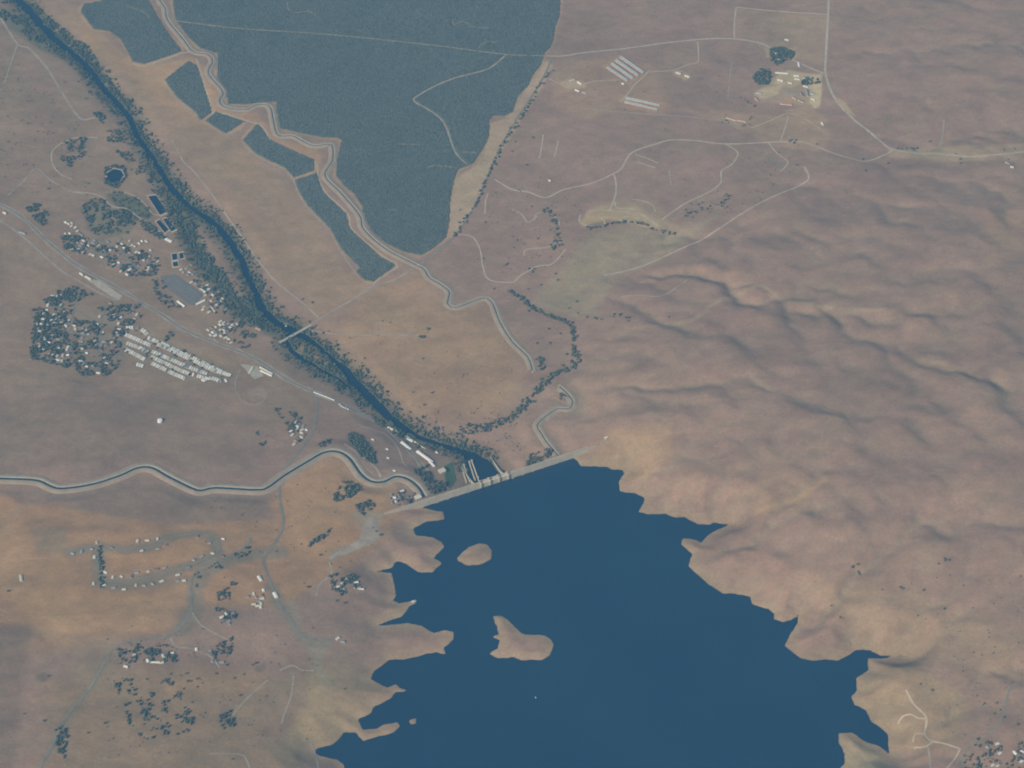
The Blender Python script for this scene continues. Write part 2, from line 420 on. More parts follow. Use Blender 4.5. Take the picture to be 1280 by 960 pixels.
fade = 1 - smooth(0, 90, np.where(du < 0, -du, np.where(du > DLEN, du - DLEN, 0)))
k = np.where(sdl > 0, smooth(0, 170, sdl), 0)
hb = np.maximum(H, LAKE_Z + 3) - LAKE_Z
shore = LAKE_Z + np.minimum(np.maximum(sdl, 0) * 0.16, 14) * (1 - k) + hb * k
bed = LAKE_Z + np.maximum(sdl, -90) * 0.22
Hl = np.where(sdl > 0, shore, bed)
infl = (sdl < 700) & lakeside
# only raise/lower on the reservoir side; beyond the dam the valley stays
dnfade = np.clip(dn, -1e9, 4)
ok = infl & ((dn < 4) | (du < -40) | (du > DLEN + 60))
kk = smooth(0, 160, np.maximum(dn, 0)) * ((du < 0) | (du > DLEN))   # past the ends, fade to the hillside
H = np.where(ok, Hl * (1 - kk) + np.where(sdl < 0, Hl, H) * kk, H)
# islands rise a little more
for isl in ISLANDS:
    ip = unpix(isl, LAKE_Z)
    mm = np.where((PT[:, 0] > ip[:, 0].min()) & (PT[:, 0] < ip[:, 0].max()) & (PT[:, 1] > ip[:, 1].min()) & (PT[:, 1] < ip[:, 1].max()) & (sdl > 0) & inside(PT, ip))[0]
    H[mm] = LAKE_Z + np.minimum(sdl[mm] * .22, 6 + 0.04 * sdl[mm]) + perlin(PT[mm, 0] / 40, PT[mm, 1] / 40, 40) * np.minimum(sdl[mm] * .1, 3)

# the river bed
def chan_sdf(P, chan):
    A = unpix([c[0] for c in chan], 0.0); W = np.array([c[1] for c in chan], float)
    B = smooth_line(A, 25)
    # widths follow
    u = np.linspace(0, len(A) - 1, len(B))
    d, v, sp = seg_dist(P, B, True)
    dA, vA, sA = seg_dist(P, A, True)
    return d - .84 * np.interp(sA, np.arange(len(W)), W)
low = np.where((PT[:, 0] < 600) & (PT[:, 0] > -3400) & (PT[:, 1] > -700) & (PT[:, 1] < 4200))[0]
PW = PT[low] + np.column_stack([7 * perlin(PT[low, 0] / 55, PT[low, 1] / 55, 51), 7 * perlin(PT[low, 0] / 55, PT[low, 1] / 55, 52)])
sdr_l = np.minimum(np.minimum(chan_sdf(PW, RIVER), chan_sdf(PW, BRAID)), np.minimum(chan_sdf(PW, SIDE), sdf_poly(PW, unpix(POOL, 0.0))))
SDR = np.full(len(PT), 5000.0); SDR[low] = sdr_l
kk = smooth(0, 120, SDR)
H = np.where(SDR < 120, np.where(SDR < 0, np.maximum(SDR * .25, -6), np.minimum(SDR * .09, 5) * (1 - kk) + H * kk), H)
H[down & (SDR > 0)] = np.maximum(H[down & (SDR > 0)], 1.0)

# the cut that pits and small ponds need
PONDS = [([(134,216),(142,211),(151,213),(155,219),(150,227),(141,229),(134,224)],'round dark pond ringed by trees left of the river'),
         ([(185,245),(195,244),(209,265),(200,269)],'long dark settling pond beside the river'),
         ([(195,277),(200,275),(211,287),(206,291)],'left pond of the dark settling pair'),
         ([(204,274),(209,272.5),(220,287),(214,289)],'right pond of the dark settling pair'),
         ([(215,317.5),(221,317),(222,324),(216,325)],'upper left pond of the small square four'),
         ([(224,316.5),(229,316),(230,322.5),(225,323.5)],'upper right pond of the small square four'),
         ([(216,328),(222,327),(223,332.5),(217,333)],'lower left pond of the small square four')]
pond_polys = []
for pp, lab in PONDS:
    q = ground(pp); zc = float(hgt(q).mean())
    mm = np.where((PT[:, 0] > q[:, 0].min() - 40) & (PT[:, 0] < q[:, 0].max() + 40) & (PT[:, 1] > q[:, 1].min() - 40) & (PT[:, 1] < q[:, 1].max() + 40))[0]
    dd = np.maximum(0, sdf_poly(PT[mm], q)); k = 1 - smooth(12, 36, dd)
    H[mm] = H[mm] * (1 - k) + zc * k
    pond_polys.append((q, zc, lab))

# ------------------------------------------------------------------ materials
def mat(name):
    m = bpy.data.materials.new(name); m.use_nodes = True
    return m, m.node_tree, m.node_tree.nodes['Principled BSDF']

def noisy(name, c1, c2, scale, rough=.9, detail=4, bump=0.0, spec=.2, object_rand=0.0):
    m, nt, b = mat(name)
    g_ = nt.nodes.new('ShaderNodeNewGeometry'); nz = nt.nodes.new('ShaderNodeTexNoise')
    nz.inputs['Scale'].default_value = 1.0 / scale; nz.inputs['Detail'].default_value = detail; nz.inputs['Roughness'].default_value = .65
    nt.links.new(g_.outputs['Position'], nz.inputs['Vector'])
    r = nt.nodes.new('ShaderNodeValToRGB')
    r.color_ramp.elements[0].position = .34; r.color_ramp.elements[1].position = .66
    r.color_ramp.elements[0].color = (*c1, 1); r.color_ramp.elements[1].color = (*c2, 1)
    nt.links.new(nz.outputs[0], r.inputs[0])
    out = r.outputs[0]
    if object_rand:
        oi = nt.nodes.new('ShaderNodeObjectInfo'); mp = nt.nodes.new('ShaderNodeMapRange')
        mp.inputs[3].default_value = 1 - object_rand; mp.inputs[4].default_value = 1 + object_rand
        nt.links.new(oi.outputs['Random'], mp.inputs[0])
        mx = nt.nodes.new('ShaderNodeVectorMath'); mx.operation = 'SCALE'
        nt.links.new(out, mx.inputs[0]); nt.links.new(mp.outputs[0], mx.inputs['Scale'])
        out = mx.outputs[0]
    nt.links.new(out, b.inputs['Base Color'])
    b.inputs['Roughness'].default_value = rough
    b.inputs['Specular IOR Level'].default_value = spec
    if bump:
        bp = nt.nodes.new('ShaderNodeBump'); bp.inputs['Strength'].default_value = bump; bp.inputs['Distance'].default_value = scale * .12
        nt.links.new(nz.outputs[0], bp.inputs['Height']); nt.links.new(bp.outputs[0], b.inputs['Normal'])
    return m

M = {}
M['asphalt'] = noisy('weathered_asphalt', (.20,.165,.12), (.27,.225,.165), 30)
M['dirt_road'] = noisy('pale_dirt', (.39,.295,.19), (.51,.4,.27), 40)
M['faint_road'] = noisy('grassy_track_dirt', (.30,.225,.155), (.41,.325,.23), 45)
M['orchard_track'] = noisy('orchard_track_dirt', (.26,.21,.15), (.40,.32,.23), 20)
M['gravel'] = noisy('pale_gravel', (.37,.3,.21), (.49,.41,.3), 22)
M['quarry'] = noisy('quarry_cut_earth', (.34,.265,.165), (.52,.435,.28), 20)
M['concrete'] = noisy('weathered_concrete', (.38,.33,.25), (.5,.44,.34), 22)
M['dam_concrete'] = noisy('dam_concrete', (.47,.39,.27), (.57,.485,.345), 26)
M['canal_concrete'] = noisy('canal_lining', (.28,.245,.185), (.37,.325,.245), 24)
M['canal_bank'] = noisy('canal_bank_earth', (.30,.215,.135), (.38,.28,.18), 34)
M['crown'] = noisy('oak_foliage', (.075,.088,.058), (.13,.136,.09), 5, bump=.0, object_rand=.35)
M['crown_stuff'] = noisy('tree_foliage', (.078,.09,.064), (.155,.155,.105), 18)
M['riparian'] = noisy('riverside_foliage', (.07,.086,.06), (.15,.152,.105), 22)
M['orchard'] = noisy('orchard_foliage', (.182,.195,.158), (.212,.224,.182), 120)
M['bark'] = noisy('bark', (.06,.045,.03), (.11,.085,.06), 1.5)
M['white_paint'] = noisy('white_painted_metal', (.74,.73,.70), (.82,.81,.78), 6, rough=.5)
M['cream'] = noisy('cream_siding', (.5,.45,.37), (.62,.57,.48), 5, rough=.7)
M['tan_wall'] = noisy('tan_stucco', (.33,.26,.19), (.42,.34,.26), 5)
M['roof_white'] = noisy('white_metal_roof', (.66,.62,.52), (.82,.78,.67), 5, rough=.5, object_rand=.12)
M['roof_cream'] = noisy('cream_metal_roof', (.55,.49,.36), (.68,.61,.46), 5, rough=.6, object_rand=.12)
M['roof_grey'] = noisy('grey_shingle_roof', (.2,.195,.19), (.32,.31,.30), 4, object_rand=.15)
M['roof_brown'] = noisy('brown_shingle_roof', (.17,.11,.08), (.27,.19,.14), 4, object_rand=.15)
M['roof_rust'] = noisy('rust_orange_roof', (.38,.18,.10), (.48,.26,.16), 6)
M['shed_roof'] = noisy('galvanised_shed_roof', (.25,.25,.24), (.36,.355,.33), 8, rough=.55)
M['pier_rust'] = noisy('reddish_gate_steel', (.34,.19,.13), (.44,.27,.19), 4)
M['rock'] = noisy('pale_rock', (.4,.35,.27), (.55,.48,.38), 6)
M['soil_dark'] = noisy('tilled_soil', (.16,.13,.11), (.22,.18,.15), 8)
M['lawn'] = noisy('irrigated_lawn', (.06,.095,.04), (.09,.13,.06), 9)
M['crop'] = noisy('nursery_crop', (.13,.125,.105), (.19,.18,.15), 8)

def water_mat(name, col, rough, wave):
    m, nt, b = mat(name)
    b.inputs['Base Color'].default_value = (*col, 1)
    b.inputs['Roughness'].default_value = rough
    b.inputs['IOR'].default_value = 1.33
    g_ = nt.nodes.new('ShaderNodeNewGeometry'); nz = nt.nodes.new('ShaderNodeTexNoise')
    nz.inputs['Scale'].default_value = 1 / wave; nz.inputs['Detail'].default_value = 3
    nt.links.new(g_.outputs['Position'], nz.inputs['Vector'])
    bp = nt.nodes.new('ShaderNodeBump'); bp.inputs['Strength'].default_value = .25; bp.inputs['Distance'].default_value = wave * .03
    nt.links.new(nz.outputs[0], bp.inputs['Height']); nt.links.new(bp.outputs[0], b.inputs['Normal'])
    return m
M['lake'] = water_mat('lake_water', (.004, .022, .046), .2, 60)
nt = M['lake'].node_tree; b = nt.nodes['Principled BSDF']      # drifts of silt and wind
g_ = nt.nodes.new('ShaderNodeNewGeometry'); nz = nt.nodes.new('ShaderNodeTexNoise'); nz.inputs['Scale'].default_value = 1 / 420; nz.inputs['Detail'].default_value = 5
nt.links.new(g_.outputs['Position'], nz.inputs['Vector'])
cr = nt.nodes.new('ShaderNodeValToRGB'); cr.color_ramp.elements[0].position = .3; cr.color_ramp.elements[1].position = .75
cr.color_ramp.elements[0].color = (.003, .020, .056, 1); cr.color_ramp.elements[1].color = (.007, .030, .068, 1)
nt.links.new(nz.outputs[0], cr.inputs[0]); nt.links.new(cr.outputs[0], b.inputs['Base Color'])
M['river'] = water_mat('river_water', (.004, .018, .042), .15, 20)
M['canal_water'] = water_mat('canal_water', (.010, .024, .026), .12, 12)

# soil: colour of the ground itself per place, mottled by noise
m, nt, b = mat('dry_grass_soil')
at = nt.nodes.new('ShaderNodeAttribute'); at.attribute_name = 'soil'
geo = nt.nodes.new('ShaderNodeNewGeometry')
def nz_(scale, detail, rough=.6, stretch=None):
    n = nt.nodes.new('ShaderNodeTexNoise'); n.inputs['Scale'].default_value = 1 / scale
    n.inputs['Detail'].default_value = detail; n.inputs['Roughness'].default_value = rough
    if stretch:
        mp = nt.nodes.new('ShaderNodeMapping'); mp.inputs['Rotation'].default_value = (0, 0, stretch[0]); mp.inputs['Scale'].default_value = (stretch[1], stretch[2], 1)
        nt.links.new(geo.outputs['Position'], mp.inputs[0]); nt.links.new(mp.outputs[0], n.inputs['Vector'])
    else:
        nt.links.new(geo.outputs['Position'], n.inputs['Vector'])
    return n
def rng_(sock, lo, hi, a=.3, b_=.7):
    mp = nt.nodes.new('ShaderNodeMapRange'); mp.inputs[1].default_value = a; mp.inputs[2].default_value = b_; mp.inputs[3].default_value = lo; mp.inputs[4].default_value = hi
    nt.links.new(sock, mp.inputs[0]); return mp.outputs[0]
def mul_(a, b_):
    n = nt.nodes.new('ShaderNodeMath'); n.operation = 'MULTIPLY'; nt.links.new(a, n.inputs[0]); nt.links.new(b_, n.inputs[1]); return n.outputs[0]
big = nz_(330, 5, .62, (.5, 1, 1.5)); mid = nz_(70, 5, .65, (.8, 1, 1.4)); fine = nz_(11, 4, .7)
f = mul_(mul_(rng_(big.outputs[0], .84, 1.16), rng_(mid.outputs[0], .87, 1.13)), rng_(fine.outputs[0], .86, 1.14))
sc_ = nt.nodes.new('ShaderNodeVectorMath'); sc_.operation = 'SCALE'
nt.links.new(at.outputs['Color'], sc_.inputs[0]); nt.links.new(f, sc_.inputs['Scale'])
# drift between straw and reddish bare earth
mixn = nt.nodes.new('ShaderNodeMix'); mixn.data_type = 'RGBA'; mixn.blend_type = 'MULTIPLY'
tint = nt.nodes.new('ShaderNodeValToRGB')
tint.color_ramp.elements[0].position = .35; tint.color_ramp.elements[1].position = .65
tint.color_ramp.elements[0].color = (1.14, .935, .74, 1); tint.color_ramp.elements[1].color = (1.12, .975, .74, 1)
nt.links.new(nz_(210, 4, .6).outputs[0], tint.inputs[0])
mixn.inputs[0].default_value = 1.0
nt.links.new(sc_.outputs[0], mixn.inputs[6]); nt.links.new(tint.outputs[0], mixn.inputs[7])
nt.links.new(mixn.outputs[2], b.inputs['Base Color'])
b.inputs['Roughness'].default_value = 1.0; b.inputs['Specular IOR Level'].default_value = .1
bp = nt.nodes.new('ShaderNodeBump'); bp.inputs['Strength'].default_value = .5; bp.inputs['Distance'].default_value = 2.0
nt.links.new(nz_(38, 5, .6).outputs[0], bp.inputs['Height']); nt.links.new(bp.outputs[0], b.inputs['Normal'])
M['soil'] = m

# ------------------------------------------------------------------ object helpers
def new_mesh(name, v, f, material=None, smooth_=False):
    me = bpy.data.meshes.new(name)
    v = np.asarray(v, np.float32); 
    if isinstance(f, np.ndarray):
        k = f.shape[1]; n = len(f)
        me.vertices.add(len(v)); me.vertices.foreach_set('co', v.ravel())
        me.loops.add(n * k); me.loops.foreach_set('vertex_index', f.astype(np.int32).ravel())
        me.polygons.add(n); me.polygons.foreach_set('loop_start', np.arange(0, n * k, k, dtype=np.int32))
        me.update(calc_edges=True); me.validate()
    else:
        me.from_pydata([tuple(map(float, q)) for q in v], [], f); me.update()
    if smooth_:
        me.polygons.foreach_set('use_smooth', np.ones(len(me.polygons), bool))
    if material: me.materials.append(material)
    return me

def obj(name, me, parent=None):
    o = bpy.data.objects.new(name, me); COL.objects.link(o)
    if parent is not None: o.parent = parent
    return o

def struct(name, me, kind='structure', label=None):
    o = obj(name, me); o['kind'] = kind
    if label: o['label'] = label
    return o

def thing(name, label, cat, loc, rz=0.0, group=None):
    o = bpy.data.objects.new(name, None); COL.objects.link(o)
    o.empty_display_size = 2
    o.location = loc; o.rotation_euler = (0, 0, rz); o['label'] = label; o['category'] = cat
    if group: o['group'] = group
    return o

class MB:
    def __init__(s): s.v = []; s.f = []
    def add(s, v, f):
        k = len(s.v); s.v += [tuple(q) for q in v]; s.f += [tuple(i + k for i in q) for q in f]; return s
    def box(s, x0, x1, y0, y1, z0, z1):
        return s.add([(x0,y0,z0),(x1,y0,z0),(x1,y1,z0),(x0,y1,z0),(x0,y0,z1),(x1,y0,z1),(x1,y1,z1),(x0,y1,z1)],
                     [(3,2,1,0),(4,5,6,7),(0,1,5,4),(1,2,6,5),(2,3,7,6),(3,0,4,7)])
    def cyl(s, x, y, r0, r1, z0, z1, n=10):
        v = []; 
        for k in range(n):
            a = 2 * math.pi * k / n; v.append((x + r0 * math.cos(a), y + r0 * math.sin(a), z0))
        for k in range(n):
            a = 2 * math.pi * k / n; v.append((x + r1 * math.cos(a), y + r1 * math.sin(a), z1))
        f = [(k, (k + 1) % n, n + (k + 1) % n, n + k) for k in range(n)] + [tuple(range(n - 1, -1, -1)), tuple(range(n, 2 * n))]
        return s.add(v, f)
    def gable(s, x0, x1, y0, y1, z0, rise, t=.25):      # ridge along x
        ym = (y0 + y1) / 2
        return s.add([(x0,y0,z0),(x1,y0,z0),(x1,y1,z0),(x0,y1,z0),(x0,ym,z0+rise),(x1,ym,z0+rise),
                      (x0,y0,z0+t),(x1,y0,z0+t),(x1,y1,z0+t),(x0,y1,z0+t),(x0,ym,z0+rise+t),(x1,ym,z0+rise+t)],
                     [(6,7,11,10),(9,10,11,8),(0,4,5,1),(3,2,5,4),(0,1,7,6),(2,3,9,8),(0,6,10,4),(4,10,9,3),(1,5,11,7),(5,2,8,11)])
    def mesh(s, name, material, smooth_=False): return new_mesh(name, s.v, s.f, material, smooth_)

def ribbon(line, width, off, cross=3, jitter=0.0, z=None, taper=False):
    """a strip draped over the terrain; line is (n,2)"""
    t = np.gradient(line, axis=0); t /= np.linalg.norm(t, axis=1)[:, None] + 1e-9
    nrm = np.column_stack([-t[:, 1], t[:, 0]])
    n = len(line); us = np.linspace(-.5, .5, cross)
    wl = np.full(n, width) * (1 + jitter * perlin(np.arange(n) * .23 + line[0, 0], np.arange(n) * .11, 61) * 2)
    if taper:
        wl *= np.minimum(1, np.minimum(np.arange(n) + .6, n - np.arange(n) - .4) / 4)
    V = np.concatenate([line[:, None, :] + nrm[:, None, :] * (us[None, :, None] * wl[:, None, None])], axis=1).reshape(-1, 2)
    zz = hgt(V) + off if z is None else np.repeat(z, cross) + off
    i = np.arange(n - 1)[:, None] * cross + np.arange(cross - 1)[None]
    i = i.ravel()
    F = np.column_stack([i, i + 1, i + cross + 1, i + cross])[:, ::-1]
    F = F[:, [3, 2, 1, 0]] if False else F
    return np.column_stack([V, zz]), F

def ordinal(n):
    ones = ['', 'first','second','third','fourth','fifth','sixth','seventh','eighth','ninth','tenth','eleventh','twelfth','thirteenth','fourteenth','fifteenth','sixteenth','seventeenth','eighteenth','nineteenth']
    tens = {2:'twenty',3:'thirty',4:'forty',5:'fifty',6:'sixty',7:'seventy',8:'eighty',9:'ninety'}
    if n > 99: return 'hundred and ' + (ordinal(n - 100) if n > 100 else 'zeroth')
    if n < 20: return ones[n]
    t, u = divmod(n, 10)
    if u == 0: return tens[t][:-1] + 'ieth'
    return tens[t] + '-' + ones[u]

# ------------------------------------------------------------------ ground sheet with soil colours
soil = np.tile(np.array([.268, .194, .156]), (len(PT), 1))
def patch(px, col, soft=60, amount=1.0, wob=30):
    q = ground(px)
    mm = np.where((PT[:, 0] > q[:, 0].min() - 2 * soft) & (PT[:, 0] < q[:, 0].max() + 2 * soft) & (PT[:, 1] > q[:, 1].min() - 2 * soft) & (PT[:, 1] < q[:, 1].max() + 2 * soft))[0]
    P = PT[mm]
    P = P + np.column_stack([wob * perlin(P[:, 0] / 120, P[:, 1] / 120, 71), wob * perlin(P[:, 0] / 120, P[:, 1] / 120, 72)])
    k = (1 - smooth(-soft, soft, sdf_poly(P, q)))[:, None] * amount
    soil[mm] = soil[mm] * (1 - k) + np.array(col) * k
TAN = (.305, .217, .138); ORANGE = (.335, .218, .118); MAUVE = (.232, .175, .135); PALE = (.37, .315, .225)
patch([(-60,-40),(60,-20),(130,110),(230,260),(320,400),(420,500),(360,540),(250,500),(-60,480)], (.27,.20,.145), 120)
patch([(60,-10),(100,15),(115,40),(160,70),(180,85),(205,100),(245,145),(300,175),(370,240),(440,340),(470,360),(400,400),(330,330),(270,250),(200,170),(130,90)], (.29,.215,.148), 40, 1.0)
patch([(90,15),(160,75),(240,80),(270,120),(300,160),(250,160),(180,110),(110,50)], (.34,.24,.14), 40, .85)
patch([(110,30),(165,75),(190,85),(240,70),(270,100),(280,140),(320,140),(350,175),(400,185),(400,230),(450,300),(500,330),(470,318),(400,235),(330,160),(250,130),(200,110),(140,60)], (.36,.25,.15), 18, .8, 8)
patch([(470,360),(530,340),(560,385),(610,380),(660,460),(650,490),(600,525),(520,520),(450,460),(410,410)], TAN, 70)
patch([(-60,615),(50,620),(150,640),(340,628),(350,605),(400,585),(430,590),(470,612),(500,640),(470,680),(400,730),(350,760),(230,760),(120,770),(-60,800)], ORANGE, 40, .9)
patch([(0,615),(60,612),(150,602),(190,595),(250,620),(330,620),(345,648),(250,655),(180,652),(100,637),(20,628)], MAUVE, 16, .9, 10)
patch([(340,625),(360,600),(405,572),(425,575),(450,600),(500,605),(470,650),(420,700),(370,700),(360,650)], (.37,.245,.135), 25, .8)
patch([(-60,480),(100,480),(250,500),(330,530),(330,595),(200,575),(-60,590)], MAUVE, 40, .9)
patch([(20,820),(140,800),(220,790),(210,760),(60,770)], ORANGE, 40, .6)
patch([(-60,780),(40,780),(30,860),(10,1000),(-60,1000)], (.20,.15,.115), 25, .9, 10)
patch([(60,850),(250,830),(350,860),(400,940),(350,1000),(60,1000)], (.255,.192,.122), 70, .9)
patch([(760,535),(840,532),(838,572),(800,605),(735,582)], (.305,.222,.145), 14, .85, 8)
patch([(660,380),(700,340),(740,290),(790,280),(840,295),(905,265),(830,325),(770,348),(745,395),(690,392)], (.285,.245,.175), 26, .9, 14)
patch([(725,276),(733,263),(765,257),(800,260),(818,272),(835,287),(800,283),(760,274),(730,284)], (.44,.355,.215), 10, .8, 18)
patch([(735,262),(770,250),(820,250),(830,270),(860,290),(840,296),(815,280),(770,270)], (.33,.265,.18), 16, .6, 18)
patch([(690,90),(750,70),(815,78),(835,125),(835,142),(780,140),(740,150),(690,135)], (.325,.235,.165), 30, .8)
patch([(920,10),(1034,18),(1032,85),(1000,70),(940,52),(918,46)], (.30,.23,.165), 12, .8, 5)
patch([(945,118),(975,88),(1028,92),(1024,134),(990,131),(950,128)], (.36,.30,.205), 14, .6, 14)
patch([(840,135),(910,140),(985,145),(1010,150),(1040,165),(1030,190),(960,180),(900,150)], (.34,.255,.175), 18, .7)
patch([(1110,185),(1280,180),(1280,200),(1180,202),(1110,196)], (.35,.28,.19), 15, .85, 8)
patch([(1230,265),(1290,260),(1290,320),(1235,330)], (.33,.235,.16), 30, .6)
patch([(1070,850),(1120,830),(1200,870),(1195,940),(1110,935),(1085,890)], (.285,.23,.145), 30, .85)
patch([(1048,916),(1090,930),(1130,970),(1040,1000)], (.33,.29,.2), 25, .9)
patch([(1000,720),(1120,730),(1200,770),(1280,800),(1280,850),(1150,830),(1060,800)], (.29,.22,.155), 60, .8)
patch([(960,560),(1020,600),(1000,640),(940,640)], (.31,.235,.16), 30, .5)
patch([(340,850),(430,830),(470,850),(480,890),(420,930),(340,950)], (.31,.25,.155), 40, .8)
patch([(440,640),(480,640),(470,680),(420,695),(412,700),(410,690),(455,672)], (.30,.27,.21), 8, .8, 5)
patch([(355,750),(372,752),(380,795),(410,805),(400,830),(420,860),(400,860),(385,810),(362,780)], (.285,.26,.20), 10, .75, 5)
def patch_line(px, width, col, soft=12, amount=.7, wob=8):
    A = smooth_line(ground(px), 20)
    mm = np.where((PT[:, 0] > A[:, 0].min() - 90) & (PT[:, 0] < A[:, 0].max() + 90) & (PT[:, 1] > A[:, 1].min() - 90) & (PT[:, 1] < A[:, 1].max() + 90))[0]
    P = PT[mm] + np.column_stack([wob * perlin(PT[mm, 0] / 45, PT[mm, 1] / 45, 73), wob * perlin(PT[mm, 0] / 45, PT[mm, 1] / 45, 74)])
    k = (1 - smooth(width / 2 - soft / 2, width / 2 + soft, seg_dist(P, A)))[:, None] * amount
    soil[mm] = soil[mm] * (1 - k) + np.array(col) * k
YARD = (.20, .18, .135)
patch_line([(88,691),(120,684),(165,687),(190,683),(212,672),(245,667),(268,674),(268,695),(240,706),(215,714),(180,724),(150,729),(125,722),(122,686)], 44, YARD, 16, .75)
patch_line([(120,728),(150,733),(190,730),(230,724)], 40, YARD, 16, .6)
patch_line([(350,690),(320,692),(290,700),(262,712),(245,735),(242,765),(225,788)], 56, (.205,.185,.145), 20, .8)
patch_line([(340,735),(350,757),(362,775),(378,797),(405,804)], 46, (.21,.19,.15), 18, .8)
patch_line([(140,815),(110,865),(80,905),(60,950)], 30, (.215,.185,.135), 16, .7)
patch_line([(791,411),(862,401),(887,383),(915,372),(949,358),(974,372),(1011,379),(1036,385),(1107,387)], 12, (.315,.265,.18), 14, .8)
patch_line([(937,466),(965,490),(1024,515),(1053,526)], 9, (.31,.26,.18), 14, .7)
patch_line([(947,640),(975,632),(999,623),(1012,612),(1030,600)], 18, (.37,.265,.16), 18, .8)
patch_line([(1150,450),(1180,455),(1200,470),(1240,500)], 8, (.29,.255,.185), 14, .6)
patch([(135,693),(190,692),(240,680),(262,685),(240,700),(190,708),(140,712)], (.38,.25,.13), 9, .8, 5)
patch([(38,655),(80,662),(85,690),(45,692)], (.21,.18,.13), 22, .65, 14)
patch([(60,750),(170,742),(225,750),(215,785),(120,800),(60,790)], (.37,.255,.14), 24, .7, 14)
patch([(-30,640),(30,638),(36,740),(-30,745)], (.36,.25,.14), 24, .7, 14)
patch([(205,850),(330,838),(330,865),(210,872)], (.335,.24,.14), 24, .6, 14)
patch([(365,600),(425,590),(440,625),(400,660),(365,650)], (.39,.265,.145), 24, .6, 14)
patch([(470,905),(430,880),(400,850),(370,905),(380,930)], (.36,.285,.175), 24, .6, 14)
patch([(90,795),(140,790),(150,830),(90,850)], (.235,.19,.13), 24, .5, 14)
patch([(46,842),(56,840),(60,848),(54,853),(44,850)], (.15,.125,.10), 8, .8, 4)
patch([(275,880),(292,884),(293,905),(276,910)], (.17,.135,.115), 12, .7, 6)
patch([(318,835),(330,828),(333,838),(322,842)], (.16,.14,.12), 8, .7, 4)
patch([(330,870),(370,800),(385,830),(380,880),(350,930),(325,920)], (.235,.17,.125), 25, .7, 14)
patch([(310,487),(328,483),(334,495),(320,502),(308,497)], (.31,.26,.19), 10, .7, 5)
patch([(150,410),(185,408),(240,436),(292,464),(290,480),(230,480),(185,460),(150,442)], (.27,.215,.155), 12, .7, 6)
patch([(190,420),(300,455),(290,462),(225,432),(190,425)], (.31,.23,.15), 8, .6, 4)
patch([(752,84),(776,68),(810,90),(786,106)], (.38,.26,.17), 9, .8, 4)
patch([(776,119),(830,128),(828,142),(776,134)], (.38,.26,.17), 9, .8, 4)
patch([(700,103),(712,97),(730,103),(734,110),(712,112)], (.42,.35,.23), 7, .75, 5)
patch([(840,88),(852,88),(866,96),(856,101),(842,94)], (.39,.32,.21), 7, .7, 5)
patch([(980,138),(1010,132),(1035,150),(1025,165),(990,160)], (.36,.265,.175), 12, .7, 8)
patch([(955,190),(985,205),(990,215),(965,205)], (.24,.215,.17), 10, .6, 6)
GREEN = (.125, .128, .082)
for pg in ([(212,240),(232,258),(246,272),(250,300),(262,330),(285,365),(275,362),(250,330),(232,295),(222,265)], [(300,370),(318,366),(335,392),(352,410),(368,420),(360,430),(330,418),(305,398)],
           [(372,420),(400,438),(430,455),(455,475),(470,495),(440,465),(410,447),(385,428)], [(60,20),(90,45),(112,65),(130,92),(158,128),(172,145),(150,125),(120,85),(80,45)], [(0,8),(30,22),(60,55),(90,80),(50,62),(20,42),(0,26)]):
    patch(pg, GREEN, 14, .75, 12)
patch([(132,242),(150,240),(178,252),(193,268),(185,275),(165,268),(145,258)], (.115,.125,.085), 7, .9, 3)
patch([(100,262),(112,250),(128,248),(140,262),(158,262),(172,275),(160,292),(128,300),(112,290)], (.15,.145,.10), 16, .7, 14)
patch([(140,268),(148,272),(146,284),(137,284)], (.30,.215,.145), 7, .9, 4)
patch([(985,87),(1027,94),(1025,130),(1020,135),(1012,128),(1012,112),(1000,105),(990,110),(968,104),(968,97)], (.44,.375,.25), 7, .85, 9)
patch([(1015,95),(1027,94),(1025,132),(1017,136),(1016,110)], (.47,.41,.28), 5, .8, 5)
patch([(941,117),(955,110),(975,106),(980,104),(973,118),(955,124),(948,121)], (.44,.38,.26), 7, .85, 9)
patch([(985,60),(996,58),(1000,72),(992,76)], (.36,.28,.18), 8, .7, 6)
patch([(955,60),(968,60),(972,68),(958,72)], (.38,.31,.2), 7, .7, 6)
patch([(975,125),(985,122),(996,130),(985,134)], (.38,.245,.15), 7, .7, 5)
patch([(1046,122),(1056,128),(1069,145),(1060,143),(1050,131)], (.42,.355,.2), 6, .8, 4)
patch([(40,395),(80,385),(150,380),(170,395),(150,460),(100,468),(40,445)], (.26,.205,.14), 20, .6, 14)
patch([(650,124),(682,76),(692,80),(674,115),(642,165),(614,215),(592,262),(570,294),(558,300),(562,250),(570,224),(592,208),(606,188),(612,154),(632,148)], (.37,.30,.215), 8, .95, 5)
for pg in ORCHARDS:
    patch_line(pg + pg[:1], 15, (.38, .285, .18), 9, .75, 5)
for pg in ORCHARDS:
    patch(pg, (.13, .15, .115), 6, 1.0, 0)
